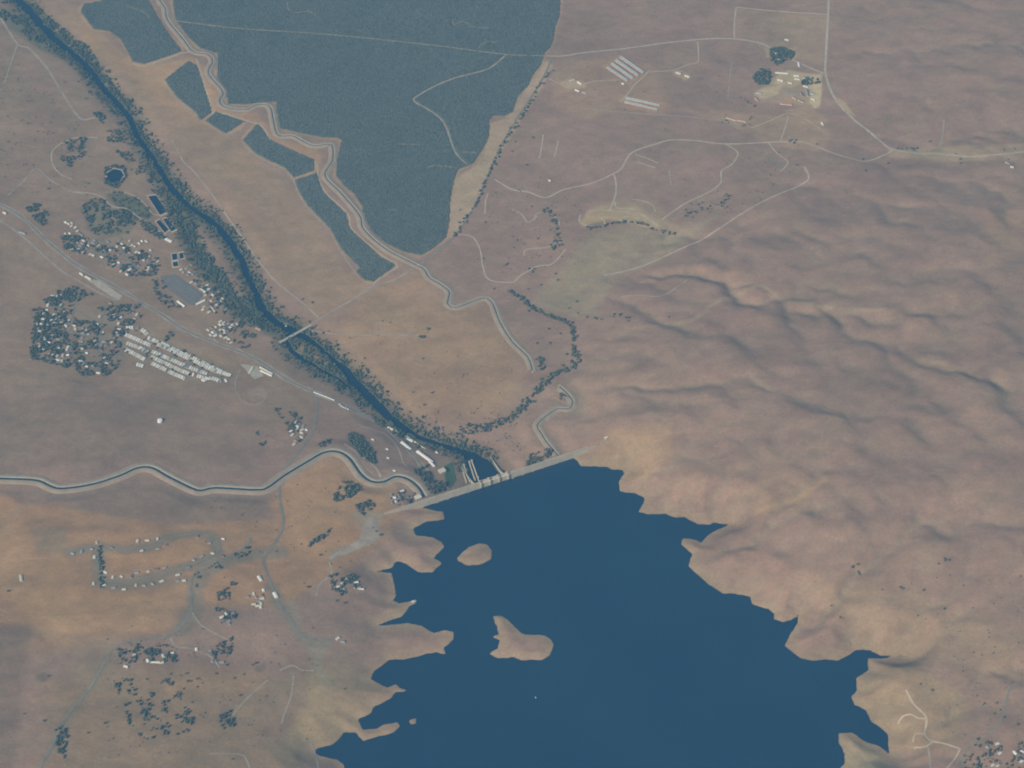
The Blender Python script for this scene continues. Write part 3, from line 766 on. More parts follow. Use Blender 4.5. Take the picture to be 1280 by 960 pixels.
# beach band that the falling water left
k = (np.clip(1 - np.maximum(sdl, 0) / 48, 0, 1) ** .8 * (lakeside | (dn < 0)) * (sdl < 700) * .75)[:, None]
k[down] = 0
soil = soil * (1 - k) + np.array([.345, .275, .18]) * k
inl = (sdl < 0)[:, None] & ~down[:, None]
soil = np.where(inl, np.array([.16, .15, .12]), soil)
cv = np.zeros(len(PT)); Hg = H.reshape(NY, NX); bl = Hg.copy()
for _ in range(14):
    bl[1:-1, 1:-1] = .2 * (bl[1:-1, 1:-1] + bl[2:, 1:-1] + bl[:-2, 1:-1] + bl[1:-1, 2:] + bl[1:-1, :-2])
cv = np.clip((Hg - bl).ravel() / 1.6, -1, 1) * np.clip(HILL * 1.2, 0, 1) * (sdl > 20)
kg = np.clip(-cv, 0, 1)[:, None] * .3; kr = np.clip(cv, 0, 1)[:, None] * .18
soil = soil * (1 - kg) + np.array([.25, .225, .17]) * kg
soil = soil * (1 - kr) + np.array([.30, .20, .145]) * kr
# damp green fringe along the river
k = ((SDR < 70) * np.clip(1 - np.maximum(SDR, 0) / 70, 0, 1) * .85)[:, None]
soil = soil * (1 - k) + np.array([.115, .115, .068]) * k

idx = (np.arange(NY - 1)[:, None] * NX + np.arange(NX - 1)[None]).ravel()
F = np.column_stack([idx, idx + 1, idx + NX + 1, idx + NX])
me = new_mesh('ground', np.column_stack([PT, H]), F, M['soil'], True)
ca = me.color_attributes.new('soil', 'FLOAT_COLOR', 'POINT')
ca.data.foreach_set('color', np.column_stack([soil, np.ones(len(soil))]).astype(np.float32).ravel())
struct('ground', me)

# ------------------------------------------------------------------ water
def water_sheet(name, mask_fn, bounds, z, step, material):
    xs = np.arange(bounds[0], bounds[1] + step, step); ys = np.arange(bounds[2], bounds[3] + step, step)
    xx, yy = np.meshgrid(xs, ys); P = np.column_stack([xx.ravel(), yy.ravel()])
    ix = (np.arange(len(ys) - 1)[:, None] * len(xs) + np.arange(len(xs) - 1)[None]).ravel()
    keep = mask_fn(P[ix] + step / 2)
    ix = ix[keep]; F = np.column_stack([ix, ix + 1, ix + len(xs) + 1, ix + len(xs)])
    used = np.unique(F); rm = np.full(len(P), -1); rm[used] = np.arange(len(used))
    return struct(name, new_mesh(name, np.column_stack([P[used], np.full(len(used), z)]), rm[F], material))
lo = lake2.min(0) - 60; hi = lake2.max(0) + 60
water_sheet('lake', lambda P: (grid_interp(sdl, P) < 45) & ((P - D0) @ DN < 6) , (lo[0], hi[0], lo[1], hi[1]), LAKE_Z, 20, M['lake'])
rb = PT[SDR < 40]
water_sheet('river', lambda P: grid_interp(SDR, P) < 26, (rb[:, 0].min(), rb[:, 0].max(), rb[:, 1].min(), rb[:, 1].max()), 0.0, 12, M['river'])
for q, zc, lab in pond_polys:
    o = struct('pond', new_mesh('pond', np.column_stack([q, np.full(len(q), zc + .55)]), [tuple(range(len(q)))], M['river']), label=lab)
    e = np.vstack([q, q[:1]])
    mb = MB()
    c = q.mean(0)
    for a, b_ in zip(e[:-1], e[1:]):
        def out(p, r): return p + (p - c) / np.linalg.norm(p - c) * r
        pts = [(*out(a, -.5), zc + .4), (*out(b_, -.5), zc + .4), (*out(b_, 5), zc + 1.6), (*out(a, 5), zc + 1.6), (*out(b_, 11), zc - .3), (*out(a, 11), zc - .3)]
        mb.add(pts, [(0, 1, 2, 3), (3, 2, 4, 5)])
    bk = obj('bank', mb.mesh('pond_bank', M['dirt_road']), o)

# ------------------------------------------------------------------ canals
CANAL_NAMES = ['short winding concrete canal beside the right end of the dam', 'concrete canal winding along the edge of the dark orchard', 'wide concrete canal curving across the left side from the dam']
for (A, zs), lab, wd in zip(canal_lines, CANAL_NAMES, (2.2, 2.6, 6)):
    t = np.gradient(A, axis=0); t /= np.linalg.norm(t, axis=1)[:, None]
    nr = np.column_stack([-t[:, 1], t[:, 0]])
    zg = zs + 0.0
    def strip(prof, name, material, parent=None):
        V = []; n = len(A); c = len(prof)
        for (u, z) in prof:
            V.append(np.column_stack([A + nr * u, zg + z]))
        V = np.stack(V, 1).reshape(-1, 3)
        i = (np.arange(n - 1)[:, None] * c + np.arange(c - 1)[None]).ravel()
        F = np.column_stack([i + c, i + c + 1, i + 1, i])
        me = new_mesh(name, V, F, material)
        return obj(name, me, parent)
    hwid = wd / 2; top = 3.2 if wd < 5 else 4.5; sl = 3.6 if wd < 5 else 7; bw = 8 if wd < 5 else 9; wl = .1 if wd < 5 else .2
    c = strip([(-hwid - sl, top), (-hwid, .6), (hwid, .6), (hwid + sl, top)], 'canal', M['canal_concrete']); c['kind'] = 'structure'; c['label'] = lab
    strip([(-hwid - sl * wl, .6 + (top - .6) * wl), (hwid + sl * wl, .6 + (top - .6) * wl)], 'water', M['canal_water'], c)
    for sg in (-1, 1):
        pr = [(sg * (hwid + sl), top + .02), (sg * (hwid + sl + bw), top), (sg * (hwid + sl + bw * 2.4), -.6)]
        if sg < 0: pr = pr[::-1]
        strip(pr, 'bank', M['canal_bank'], c)

# ------------------------------------------------------------------ roads and tracks
ROADS = [  # pixels, width m, material, name, label
 ([(-30,245),(0,256),(20,266),(37,280),(57,300),(77,317),(100,334),(150,362),(180,380),(212,400),(230,412),(270,429),(305,442),(330,455),(360,475),(390,489),(420,502),(450,517),(475,529),(492,543),(510,562),(528,583),(540,600)], 11, 'asphalt', 'road', 'main grey road running through the town to the dam foot'),
 ([(390,489),(396,503),(395,517),(392,537),(380,556),(365,575),(352,592),(349,620),(354,650),(348,672),(332,692),(330,705),(342,740),(350,757),(362,772),(375,793),(398,800),(420,799)], 12, 'asphalt', 'road', 'grey road crossing the wide canal and winding down to the shore'),
 ([(690,73),(680,95),(665,120),(645,150),(625,185),(612,215),(600,245),(585,272),(570,293),(550,312),(530,327)], 10, 'asphalt', 'road', 'straight grey road along the right edge of the dark orchard'),
 ([(530,327),(510,340),(490,351),(467,358),(440,375),(410,392),(388,407)], 9, 'faint_road', 'road', 'faint road from the orchard tip down to the river bridge'),
 ([(683,70),(705,70),(730,66),(780,61),(830,54),(880,49),(920,49),(950,54),(965,61),(985,72),(1010,84),(1030,92)], 10, 'gravel', 'road', 'pale road from the orchard corner to the farmstead'),
 ([(1037,-20),(1036,0),(1034,40),(1032,75),(1032,92),(1038,112),(1050,132),(1070,152),(1095,172),(1115,187),(1150,192),(1180,193),(1220,196),(1290,189)], 12, 'gravel', 'road', 'pale road bending past the farmstead to the right edge'),
 ([(1115,189),(1090,200),(1075,201),(1040,191),(1020,183),(1000,177),(960,178),(907,180),(870,176),(840,175),(820,180),(790,191),(777,210),(767,217),(740,229),(705,237),(682,247),(660,240),(640,237),(618,224)], 7, 'dirt_road', 'dirt_track', 'pale dirt track winding from the farmstead across to the orchard road'),
 ([(767,217),(770,228),(769,245),(762,263)], 6, 'dirt_road', 'dirt_track', 'short dirt track dropping to the pale quarry cut'),
 ([(907,180),(922,191),(915,205),(902,214),(901,228),(890,238),(865,250),(845,262),(827,275)], 6, 'dirt_road', 'dirt_track', 'thin curving dirt track above the quarry'),
 ([(1005,208),(1011,222),(1000,232),(960,249),(915,275),(897,287),(865,305),(832,320),(805,332),(772,341),(755,344)], 7, 'dirt_road', 'dirt_track', 'diagonal pale dirt track along the foot of the right hills'),
 ([(920,10),(918,30),(918,48)], 6, 'dirt_road', 'dirt_track', 'short dirt lane down the left side of the square field'),
 ([(920,9),(970,14),(1034,18)], 6, 'dirt_road', 'dirt_track', 'dirt lane along the top of the square field'),
 ([(872,52),(873,66),(872,78),(860,81),(840,88),(812,90)], 5, 'dirt_road', 'dirt_track', 'dirt lane from the pale road to the long sheds'),
 ([(812,88),(800,100),(792,107),(785,117),(776,127)], 6, 'dirt_road', 'dirt_track', 'orange dirt lane between the two groups of long sheds'),
 ([(686,98),(700,105),(712,110),(742,102),(775,100)], 5, 'dirt_road', 'dirt_track', 'thin dirt lane from the orchard road to the long sheds'),
 ([(740,137),(800,142),(860,146),(905,152),(940,160)], 6, 'faint_road', 'dirt_track', 'faint dirt lane below the lower long sheds'),
 ([(572,293),(590,296),(600,312),(604,335),(612,350),(640,353),(650,345),(672,333),(690,330),(707,312)], 6, 'dirt_road', 'dirt_track', 'curving dirt track between the orchard road and the creek'),
 ([(606,270),(607,252),(610,242)], 5, 'dirt_road', 'dirt_track', 'stub of dirt track beside the orchard road'),
 ([(655,320),(658,312),(685,309),(697,303),(705,300)], 5, 'dirt_road', 'dirt_track', 'short hooked dirt track above the creek'),
 ([(-10,12),(0,22),(22,55),(37,61),(60,87),(77,115),(97,145),(107,150)], 9, 'faint_road', 'dirt_track', 'broad pale track along the left bank of the river'),
 ([(107,150),(120,147),(131,150)], 6, 'dirt_road', 'dirt_track', 'short pale spur at the end of the riverbank track'),
 ([(122,172),(92,173),(67,187),(66,205),(76,218),(90,224)], 6, 'dirt_road', 'dirt_track', 'looping dirt track left of the river'),
 ([(10,244),(28,228),(45,211),(62,224),(85,238),(105,243)], 6, 'faint_road', 'dirt_track', 'dirt track with a sharp corner left of the river'),
 ([(22,55),(15,75),(5,105)], 6, 'faint_road', 'dirt_track', 'faint track running down the upper left field'),
 ([(215,175),(224,192),(230,203),(242,214),(255,230),(265,243),(287,275),(303,297),(320,322),(340,347),(357,362),(382,382),(400,399)], 6, 'faint_road', 'dirt_track', 'thin track along the right bank of the river'),
 ([(375,413),(400,415),(420,418),(460,419),(525,419)], 5, 'faint_road', 'dirt_track', 'straight faint track right of the bridge'),
 ([(90,240),(115,242),(130,248),(140,258),(158,261),(172,271),(190,283),(208,296),(213,303)], 6, 'dirt_road', 'dirt_track', 'pale lane between the green plots and settling ponds'),
 ([(155,240),(172,247),(183,257),(192,268),(207,268),(213,266)], 5, 'dirt_road', 'dirt_track', 'pale lane around the long settling pond'),
 ([(-10,262),(0,275),(30,297),(75,337),(100,352),(120,364),(145,376)], 9, 'faint_road', 'dirt_track', 'old frontage track parallel to the main road'),
 ([(82,690),(100,686),(120,684),(145,687),(165,687),(190,683),(212,672),(245,667),(265,672),(275,684),(262,698),(240,706),(215,714),(180,722),(150,727),(128,722),(122,705),(121,686)], 9, 'asphalt', 'road', 'looping street of the hillside subdivision'),
 ([(312,672),(310,680),(292,694),(265,706),(245,716),(238,732),(240,745),(236,770),(213,794),(190,799),(162,801),(146,808),(137,818),(117,852),(100,875),(87,890),(76,908),(66,930),(50,960),(40,990)], 11, 'asphalt', 'road', 'grey road winding down the lower left fields'),
 ([(213,797),(220,808),(240,811),(262,820),(275,835)], 7, 'faint_road', 'dirt_track', 'lane through the dark grove in the lower left'),
 ([(240,766),(250,780),(265,790),(285,800)], 6, 'faint_road', 'dirt_track', 'lane to the houses right of the winding road'),
 ([(290,895),(310,872),(335,850)], 6, 'faint_road', 'dirt_track', 'short pale track in the lower left pasture'),
 ([(262,942),(300,943),(308,950),(312,960)], 6, 'faint_road', 'dirt_track', 'pale track at the bottom left edge'),
 ([(412,703),(414,718),(400,730),(395,745)], 7, 'faint_road', 'dirt_track', 'stub of lane below the pale boat ramp lot'),
 ([(350,838),(366,832),(378,838),(392,838)], 6, 'faint_road', 'dirt_track', 'pale track joining the shore road above the bay'),
 ([(367,845),(364,870),(356,890),(352,905)], 6, 'faint_road', 'dirt_track', 'pale track running down the lower left headland'),
 ([(388,930),(392,938),(396,948),(398,962)], 6, 'faint_road', 'dirt_track', 'short pale track crossing the bottom inlet'),
 ([(1132,862),(1142,880),(1150,888),(1158,897),(1157,910),(1156,918),(1166,927),(1185,931),(1200,936)], 6, 'dirt_road', 'dirt_track', 'pale forked track on the lower right headland'),
 ([(1122,905),(1128,896),(1138,893),(1148,898),(1158,898)], 6, 'dirt_road', 'dirt_track', 'upper hooked pale track on the lower right headland'),
 ([(1141,928),(1144,918),(1156,918)], 5, 'dirt_road', 'dirt_track', 'short pale link between headland tracks'),
 ([(1142,935),(1158,933),(1166,927)], 5, 'dirt_road', 'dirt_track', 'lower pale branch of the headland track'),
 ([(1160,934),(1162,950),(1164,965)], 5, 'faint_road', 'dirt_track', 'faint track running off the bottom right edge'),
 ([(1200,965),(1200,952),(1207,940),(1218,928),(1232,920),(1246,908),(1254,893),(1258,875),(1262,862),(1270,856),(1290,852)], 9, 'asphalt', 'road', 'dark winding road in the bottom right corner'),
 ([(1200,936),(1194,948),(1184,960)], 6, 'dirt_road', 'dirt_track', 'pale track meeting the dark road bottom right'),
 ([(726,269),(724,275),(730,281),(745,284)], 7, 'quarry', 'quarry_bench', 'pale curved cut at the left end of the quarry'),
 ([(769,252),(771,260),(785,261),(803,262.5)], 6, 'quarry', 'quarry_bench', 'bright upper bench of the quarry'),
 ([(790,249),(806,252),(816,257),(819,265)], 5, 'quarry', 'quarry_bench', 'pale hooked cut at the upper right of the quarry'),
 ([(796,266),(806,270),(815,277),(822,283)], 11, 'quarry', 'quarry_bench', 'broad pale ramp at the right end of the quarry'),
 ([(748,270),(755,276),(756,283)], 5, 'quarry', 'quarry_bench', 'short pale cut in the middle of the quarry'),
 ([(735,264),(750,263),(770,264),(785,266),(800,271)], 5, 'quarry', 'quarry_bench', 'long thin middle bench of the quarry'),
 ([(775,272),(788,271),(800,275)], 5, 'quarry', 'quarry_bench', 'lower thin bench of the quarry above the brush'),
 ([(668,275),(670,268),(680,265),(692,270),(699,278),(697,285)], 4, 'dirt_road', 'dirt_track', 'small pale loop track beside the creek'),
 ([(450,533),(475,540),(490,550),(500,566),(505,580),(520,590)], 6, 'faint_road', 'dirt_track', 'service lane between the hatchery and the canal'),
 ([(430,555),(445,565),(462,578),(472,588),(477,600)], 7, 'dirt_road', 'dirt_track', 'pale lane between the dark plantation and the canal'),
 ([(245,73),(252,92),(259,117),(266,141),(275,141),(305,150),(322,155),(331,162),(341,178),(365,190),(394,204),(398,222),(408,242),(435,268),(440,286),(476,318),(497,333),(480,343),(466,356)], 5, 'dirt_road', 'dirt_track', 'pale track following the inner edge of the strip orchards'),
 ([(166,80),(182,82),(226,67),(240,66)], 5, 'dirt_road', 'dirt_track', 'pale track along the foot of the upper left orchard'),
 ([(206,101),(221,124),(247,150),(258,154),(283,169),(296,165)], 4, 'faint_road', 'dirt_track', 'faint track below the small orchard wedge'),
 ([(303,177),(319,194),(334,202),(356,212),(366,224),(373,241),(384,259),(411,287),(426,314),(444,341)], 4, 'faint_road', 'dirt_track', 'faint track along the outer edge of the strip orchards'),
 ([(300,463),(294,478),(297,495),(308,504),(320,506),(331,499),(333,489)], 5, 'faint_road', 'dirt_track', 'curved pale track around the ball field below the main road'),
 ([(62, 384), (95, 388), (120, 402), (155, 409)], 7, 'asphalt', 'street', 'upper lane across the lower town'),
 ([(66, 410), (100, 418), (150, 426)], 7, 'asphalt', 'street', 'middle lane across the lower town'),
 ([(80, 440), (120, 440), (150, 446)], 7, 'asphalt', 'street', 'bottom lane across the lower town'),
 ([(99, 362), (92, 390), (88, 420), (90, 456)], 7, 'asphalt', 'street', 'left street down the lower town'),
 ([(131, 382), (125, 415), (121, 465)], 7, 'asphalt', 'street', 'right street down the lower town'),
 ([(80, 302), (120, 316), (160, 326), (198, 331)], 7, 'asphalt', 'street', 'long lane across the upper town'),
 ([(120, 298), (150, 315), (176, 342)], 7, 'asphalt', 'street', 'slanting lane down the upper town'),
 ([(150, 424), (188, 436), (225, 453), (262, 471)], 7, 'asphalt', 'street', 'lane between the mobile home rows'),
 ([(158, 405), (153, 430), (150, 452)], 7, 'asphalt', 'street', 'street left of the mobile home rows'),
 ([(679, 168), (677, 184), (674, 198)], 5, 'dirt_road', 'dirt_track', 'left pale scrape on the brown field'),
 ([(698, 176), (693, 196)], 5, 'dirt_road', 'dirt_track', 'right pale scrape on the brown field'),
 ([(793, 193), (806, 197), (823, 204)], 5, 'dirt_road', 'dirt_track', 'upper orange scrape beside the winding track'),
 ([(797, 203), (810, 207), (819, 210)], 5, 'dirt_road', 'dirt_track', 'lower orange scrape beside the winding track'),
 ([(836, 212), (839, 232)], 5, 'faint_road', 'dirt_track', 'faint straight scrape above the quarry'),
 ([(776, 371), (800, 369), (826, 370), (850, 356), (872, 345)], 5, 'faint_road', 'dirt_track', 'faint stock track along the foot hills'),
 ([(915, 78), (912, 100), (910, 125)], 5, 'faint_road', 'dirt_track', 'faint fence track left of the farmstead'),
 ([(940, 160), (965, 150), (985, 142), (1005, 148), (1030, 165)], 5, 'dirt_road', 'dirt_track', 'dirt lane below the farmstead yard'),
 ([(985, 145), (982, 158), (975, 178)], 5, 'dirt_road', 'dirt_track', 'short lane linking farmstead and winding track'),
 ([(640, 262), (652, 268), (660, 278), (672, 270)], 5, 'dirt_road', 'dirt_track', 'thin pale track above the creek loop'),
 ([(1180, 150), (1178, 172), (1175, 182)], 5, 'faint_road', 'dirt_track', 'faint track dropping to the right road'),
 ([(960, 178), (972, 192), (985, 203), (975, 215)], 5, 'dirt_road', 'dirt_track', 'thin track in the dry gully below the farmstead'),
 ([(865,60),(868,70)], 4, 'faint_road', 'dirt_track', 'stub of lane'),
]
ORCH_TRACKS = [
 ([(218,26),(300,36),(395,42),(480,50),(560,59),(630,68),(682,70)], 6, 'long straight pale track across the dark orchard'),
 ([(632,69),(612,85),(590,92),(570,97),(545,107),(525,118),(517,126),(535,137),(550,148),(558,160),(563,175),(570,192),(584,206)], 10, 'bent pale track looping through the dark orchard'),
 ([(358,2),(361,13),(370,16),(385,14),(393,19)], 5, 'small pale wiggle track at the orchard top'),
 ([(565,25),(567,31),(578,27),(590,33),(611,35)], 5, 'pale wiggle track near the orchard upper right'),
 ([(597,61),(605,53),(624,53)], 4, 'short spur off the straight orchard track'),
 ([(568,190),(600,191)], 4, 'short straight link to the orchard edge'),
 ([(532,210),(545,207),(570,210)], 4, 'short pale clearing near the orchard tip'),
 ([(493,180),(530,181)], 4, 'faint dash track in the middle of the orchard'),
 ([(156,7),(168,11),(180,16),(187,24)], 4, 'faint track in the upper left orchard'),
 ([(484,262),(500,263)], 4, 'small pale dash in the lower orchard'),
 ([(552,138),(554,130)], 3, 'tiny spur off the bent orchard track'),
]
A = smooth_line(ground(ROADS[0][0]), 10)
V, F = ribbon(A, 24, .45, 5, .45)
struct('road_verge', new_mesh('road_verge', V, F, M['faint_road']), label='pale graded strip under the main road through the town')
for px, wd, mk, nm, lab in ROADS[:-1]:
    A = smooth_line(ground(px), 10)
    wd = wd * (1.2 if nm != 'road' else .92)
    V, F = ribbon(A, wd, .9 if nm == 'road' else .6, 3, .12 if nm != 'road' else .03)
    struct(nm, new_mesh(nm, V, F, M[mk]), label=lab)
orch_lines = []
for px, wd, lab in ORCH_TRACKS:
    A = smooth_line(ground(px), 10)
    orch_lines.append((A, wd))
    V, F = ribbon(A, wd, .6, 3, .3, taper=True)
    struct('dirt_track', new_mesh('dirt_track', V, F, M['orchard_track']), label=lab)

def flat_patch(name, px, material, off=.5, step=10, label=None, kind='structure'):
    q = ground(px); lo = q.min(0); hi = q.max(0)
    # fan of a finely sampled outline, draped
    e = np.vstack([q, q[:1]]); ring = smooth_line(e, 8) if False else np.vstack([np.linspace(a, b_, max(2, int(np.linalg.norm(b_ - a) / step)))[:-1] for a, b_ in zip(e[:-1], e[1:])])
    c = ring.mean(0); n = len(ring); rings = [c + (ring - c) * k for k in (1, .75, .5, .25)] 
    V = np.vstack(rings + [c[None]]); V = np.column_stack([V, hgt(V) + off])
    F = []
    for r in range(3):
        for i in range(n):
            j = (i + 1) % n; F.append((r * n + i, r * n + j, (r + 1) * n + j, (r + 1) * n + i))
    for i in range(n): F.append((3 * n + i, 3 * n + (i + 1) % n, 4 * n))
    return struct(name, new_mesh(name, V, F, material), kind, label)
flat_patch('gravel_lot', [(100,343),(117,350),(125,351),(153,370),(148,376),(120,358)], M['gravel'], label='pale gravel lot beside the main road')
flat_patch('boat_ramp_lot', [(459,648),(468,645),(477,668),(470,675),(440,690),(414,700),(410,697),(450,674),(464,668)], M['faint_road'], label='grey paved boat launch lot above the shore')
flat_patch('field_plot', [(201,345),(220,343),(255,368),(243,382),(235,380),(201,354)], M['soil_dark'], label='tilled plot of long dark crop rows beside the town')
flat_patch('lawn', [(555,583),(566,577),(571,600),(562,612),(557,604)], M['lawn'], label='green lawn strip at the foot of the dam')
flat_patch('equipment_yard', [(300,455),(322,458),(330,470),(318,474)], M['gravel'], .5, label='small pale yard beside the main road')

# ------------------------------------------------------------------ the dam
ang = math.atan2(DU[1], DU[0])
def dpx(px, py):            # pixel on the crest -> distance along the dam
    return float((unpix([(px, py)], CREST_Z)[0] - D0) @ DU)
S0, S1 = dpx(601, 604), dpx(635, 592.5)               # the spillway bay
dam = thing('dam', 'long straight pale concrete dam holding back the dark blue lake', 'dam', (D0[0], D0[1], 0), ang)
SPILL = CREST_Z - 6.5
def gravity(x0, x1, ztop, crest_w=9.0, base=-4.0, extra=0.0):
    mb = MB(); n = max(1, int((x1 - x0) / 15)); xs = np.linspace(x0, x1, n + 1)
    toe = crest_w + (ztop - 5 - base) * .72
    prof = [(0, base), (0, ztop), (crest_w, ztop), (crest_w, ztop - 5), (toe, base)]
    for x in xs: mb.v += [(x, y, z) for y, z in prof]
    for i in range(n):
        for k in range(5):
            a = i * 5 + k; b_ = i * 5 + (k + 1) % 5
            mb.f.append((a, b_, b_ + 5, a + 5))
    mb.f.append((4, 3, 2, 1, 0)); e = n * 5; mb.f.append((e, e + 1, e + 2, e + 3, e + 4))
    return mb
obj('dam_wall', gravity(-125, S0 - 4, CREST_Z).mesh('dam_wall', M['dam_concrete']), dam)
obj('dam_wall', gravity(S1 + 4, DLEN + 22, CREST_Z).mesh('dam_wall', M['dam_concrete']), dam)
obj('spillway', gravity(S0 - 4, S1 + 4, SPILL, 14).mesh('spillway', M['dam_concrete']), dam)
for x0, x1 in ((-125, S0 - 4), (S1 + 4, DLEN + 22)):
    obj('crest_road', MB().box(x0, x1, 1.6, 7.4, CREST_Z + .004, CREST_Z + .15).mesh('crest_road', M['faint_road']), dam)
    for y in (.15, 8.3):
        obj('parapet', MB().box(x0, x1, y, y + .5, CREST_Z + .004, CREST_Z + 1.25).mesh('parapet', M['dam_concrete']), dam)
bays = np.linspace(S0, S1, 4)
for i, x in enumerate(bays):
    p = obj('pier', MB().box(x - 3.2, x + 3.2, -5, 17, SPILL - 18, CREST_Z + 1).mesh('pier', M['dam_concrete']), dam)
    obj('gate_house', MB().box(x - 2.6, x + 2.6, 1, 8, CREST_Z + 1.003, CREST_Z + 6).gable(x - 3.2, x + 3.2, .5, 8.5, CREST_Z + 6.003, 1.6).mesh('gate_house', M['pier_rust']), p)
for a, b_ in zip(bays[:-1], bays[1:]):
    mb = MB(); n = 8
    for k in range(n + 1):
        t = math.pi / 2 * k / n; y, z = 9 - 8 * math.cos(t) - 1, SPILL - .5 + 5.6 * math.sin(t)
        mb.v += [(a + 3.2, y, z), (b_ - 3.2, y, z)]
    mb.f = [(2 * k, 2 * k + 1, 2 * k + 3, 2 * k + 2) for k in range(n)]
    g_ = obj('spillway_gate', mb.mesh('spillway_gate', M['dam_concrete']), dam)
    for k in range(8):
        x = a + 3.2 + (b_ - a - 6.4) * (k + .5) / 8
        obj('gate_rib', MB().box(x - .15, x + .15, 1.2, 1.6, SPILL, SPILL + 4.6).mesh('gate_rib', M['pier_rust']), g_)
    obj('road_deck', MB().box(a + 3.2, b_ - 3.2, 9, 14, CREST_Z - 1.2, CREST_Z + .1).mesh('road_deck', M['dam_concrete']), dam)
toe = 14 + (SPILL - 1) * .72
for x in (S0 - 6, S1 + 4):
    mb = MB(); 
    mb.add([(x, 10, -4), (x + 2, 10, -4), (x + 2, toe + 120, -4), (x, toe + 120, -4), (x, 10, 38), (x + 2, 10, 38), (x + 2, toe + 40, 12), (x, toe + 40, 12), (x, toe + 120, 9), (x + 2, toe + 120, 9)],
           [(4, 5, 6, 7), (7, 6, 9, 8), (0, 4, 7, 8, 3), (1, 2, 9, 6, 5), (3, 8, 9, 2), (0, 1, 5, 4)])
    obj('training_wall', mb.mesh('training_wall', M['concrete']), dam)
# outlet works left of the spillway: powerhouse, lower apron walls
def on_ground(px, py):
    p = ground([(px, py)])[0]; return p[0], p[1], hgt1(p[0], p[1])

def rect_frame(px0, px1):
    """two pixels along a long axis -> centre, length, angle on the ground"""
    q = ground([px0, px1]); c = q.mean(0); d = q[1] - q[0]
    zz = min(hgt1(*c), hgt1(*q[0]), hgt1(*q[1]))
    return (c[0], c[1], zz), float(np.linalg.norm(d)), math.atan2(d[1], d[0])

def long_building(name, label, cat, p0, p1, width, height, roof, wall, rise=2.0, group=None, monitor=False, doors=2):
    c, L, a = rect_frame(p0, p1)
    t = thing(name, label, cat, c, a, group)
    w_ = obj('walls', MB().box(-L / 2, L / 2, -width / 2, width / 2, -2, height).mesh('walls', M[wall]), t)
    r = obj('roof', MB().gable(-L / 2 - .6, L / 2 + .6, -width / 2 - .7, width / 2 + .7, height + .003, rise).mesh('roof', M[roof]), t)
    if monitor:
        obj('ridge_vent', MB().gable(-L / 2 + 1, L / 2 - 1, -1.0, 1.0, height + rise - .1, .6).mesh('ridge_vent', M['roof_white']), r)
    for k in range(doors):
        x = -L / 2 + L * (k + .5) / max(doors, 1)
        obj('door', MB().box(x - 1.8, x + 1.8, -width / 2 - .08, -width / 2 + .05, 0, min(3.6, height - .4)).mesh('door', M['roof_grey']), t)
    return t

# hatchery and yards below the dam
long_building('hatchery_building', 'longest white roofed building beside the river below the dam', 'building', (521.5,565), (540.5,578.5), 13, 6, 'roof_white', 'cream', group='white hatchery buildings')
long_building('hatchery_building', 'small white roofed building joined after the longest hatchery roof', 'building', (537,577.5), (543.5,584), 10, 5, 'roof_white', 'cream', group='white hatchery buildings')
long_building('hatchery_building', 'middle white roofed hatchery building left of the longest one', 'building', (502,553.5), (513.5,562), 13, 6, 'roof_white', 'cream', group='white hatchery buildings')
long_building('hatchery_building', 'short white roofed hatchery building closest to the river', 'building', (507.5,547), (516,552.5), 13, 6, 'roof_white', 'cream', group='white hatchery buildings')
long_building('hatchery_building', 'thin cream hatchery canopy along the river bank', 'building', (518,552.5), (532.5,561.5), 5, 4, 'roof_cream', 'cream', 1.0, group='white hatchery buildings', doors=0)
long_building('hatchery_building', 'pale cream building upstream end of the hatchery row', 'building', (485,534.5), (491.5,538), 10, 5, 'roof_cream', 'cream', group='white hatchery buildings')
long_building('hatchery_building', 'pale cream hut touching the main road near hatchery', 'building', (492.5,538.5), (498,542), 9, 5, 'roof_cream', 'cream', group='white hatchery buildings')
long_building('carport', 'long thin white roofed canopy beside the main road', 'carport', (392,490.5), (418,501), 4, 3.5, 'roof_white', 'cream', .6, doors=0)
long_building('powerhouse', 'pale cream powerhouse at the foot of the dam', 'building', (549,591), (556,589), 22, 12, 'roof_cream', 'concrete', 1.5)
long_building('outlet_house', 'pale concrete canal headworks house under the dam crest', 'building', (519,624), (526,621.5), 20, 9, 'roof_cream', 'concrete', 1.0)
long_building('pump_house', 'small white hut among the trees left of the dam', 'building', (491,622), (495,623), 9, 4, 'roof_white', 'cream')
for px, py, lab in ((466,550,'lone tiny white hut above the hatchery lane'),(484,562,'tiny white hut beside the round yard'),(485,573,'tiny white hut just above the canal bend'),(493,589,'white hut touching the canal bank'),(546,566,'small cream hut at the river edge below the dam')):
    long_building('hut', lab, 'hut', (px - 1.4, py - .6), (px + 1.4, py + .6), 6, 3.2, 'roof_white', 'cream', 1.0, group='small white huts', doors=1)
# raceways at the foot of the dam
for k, (p0, p1) in enumerate((((576,582),(583,604)),((579,581),(587,603)),((586,578),(594,603)),((589,577),(598,602)))):
    c, L, a = rect_frame(p0, p1)
    t = thing('raceway', ['leftmost','second','third','rightmost'][k] + ' long concrete raceway wall in the basin below the dam', 'wall', (c[0], c[1], max(c[2], .3)), a, 'concrete basin walls')
    obj('wall', MB().box(-L / 2, L / 2, -2, 2, -6, 5).mesh('wall', M['concrete']), t)
    obj('coping', MB().box(-L / 2 - .3, L / 2 + .3, -2.5, 2.5, 5.003, 5.7).mesh('coping', M['dam_concrete']), t)
    for s_ in (-1, 1):
        obj('tower', MB().box(s_ * L * .42 - 4, s_ * L * .42 + 4, -3.6, 3.6, 5.703, 9 + 2 * (k % 2)).mesh('tower', M['concrete']), t)

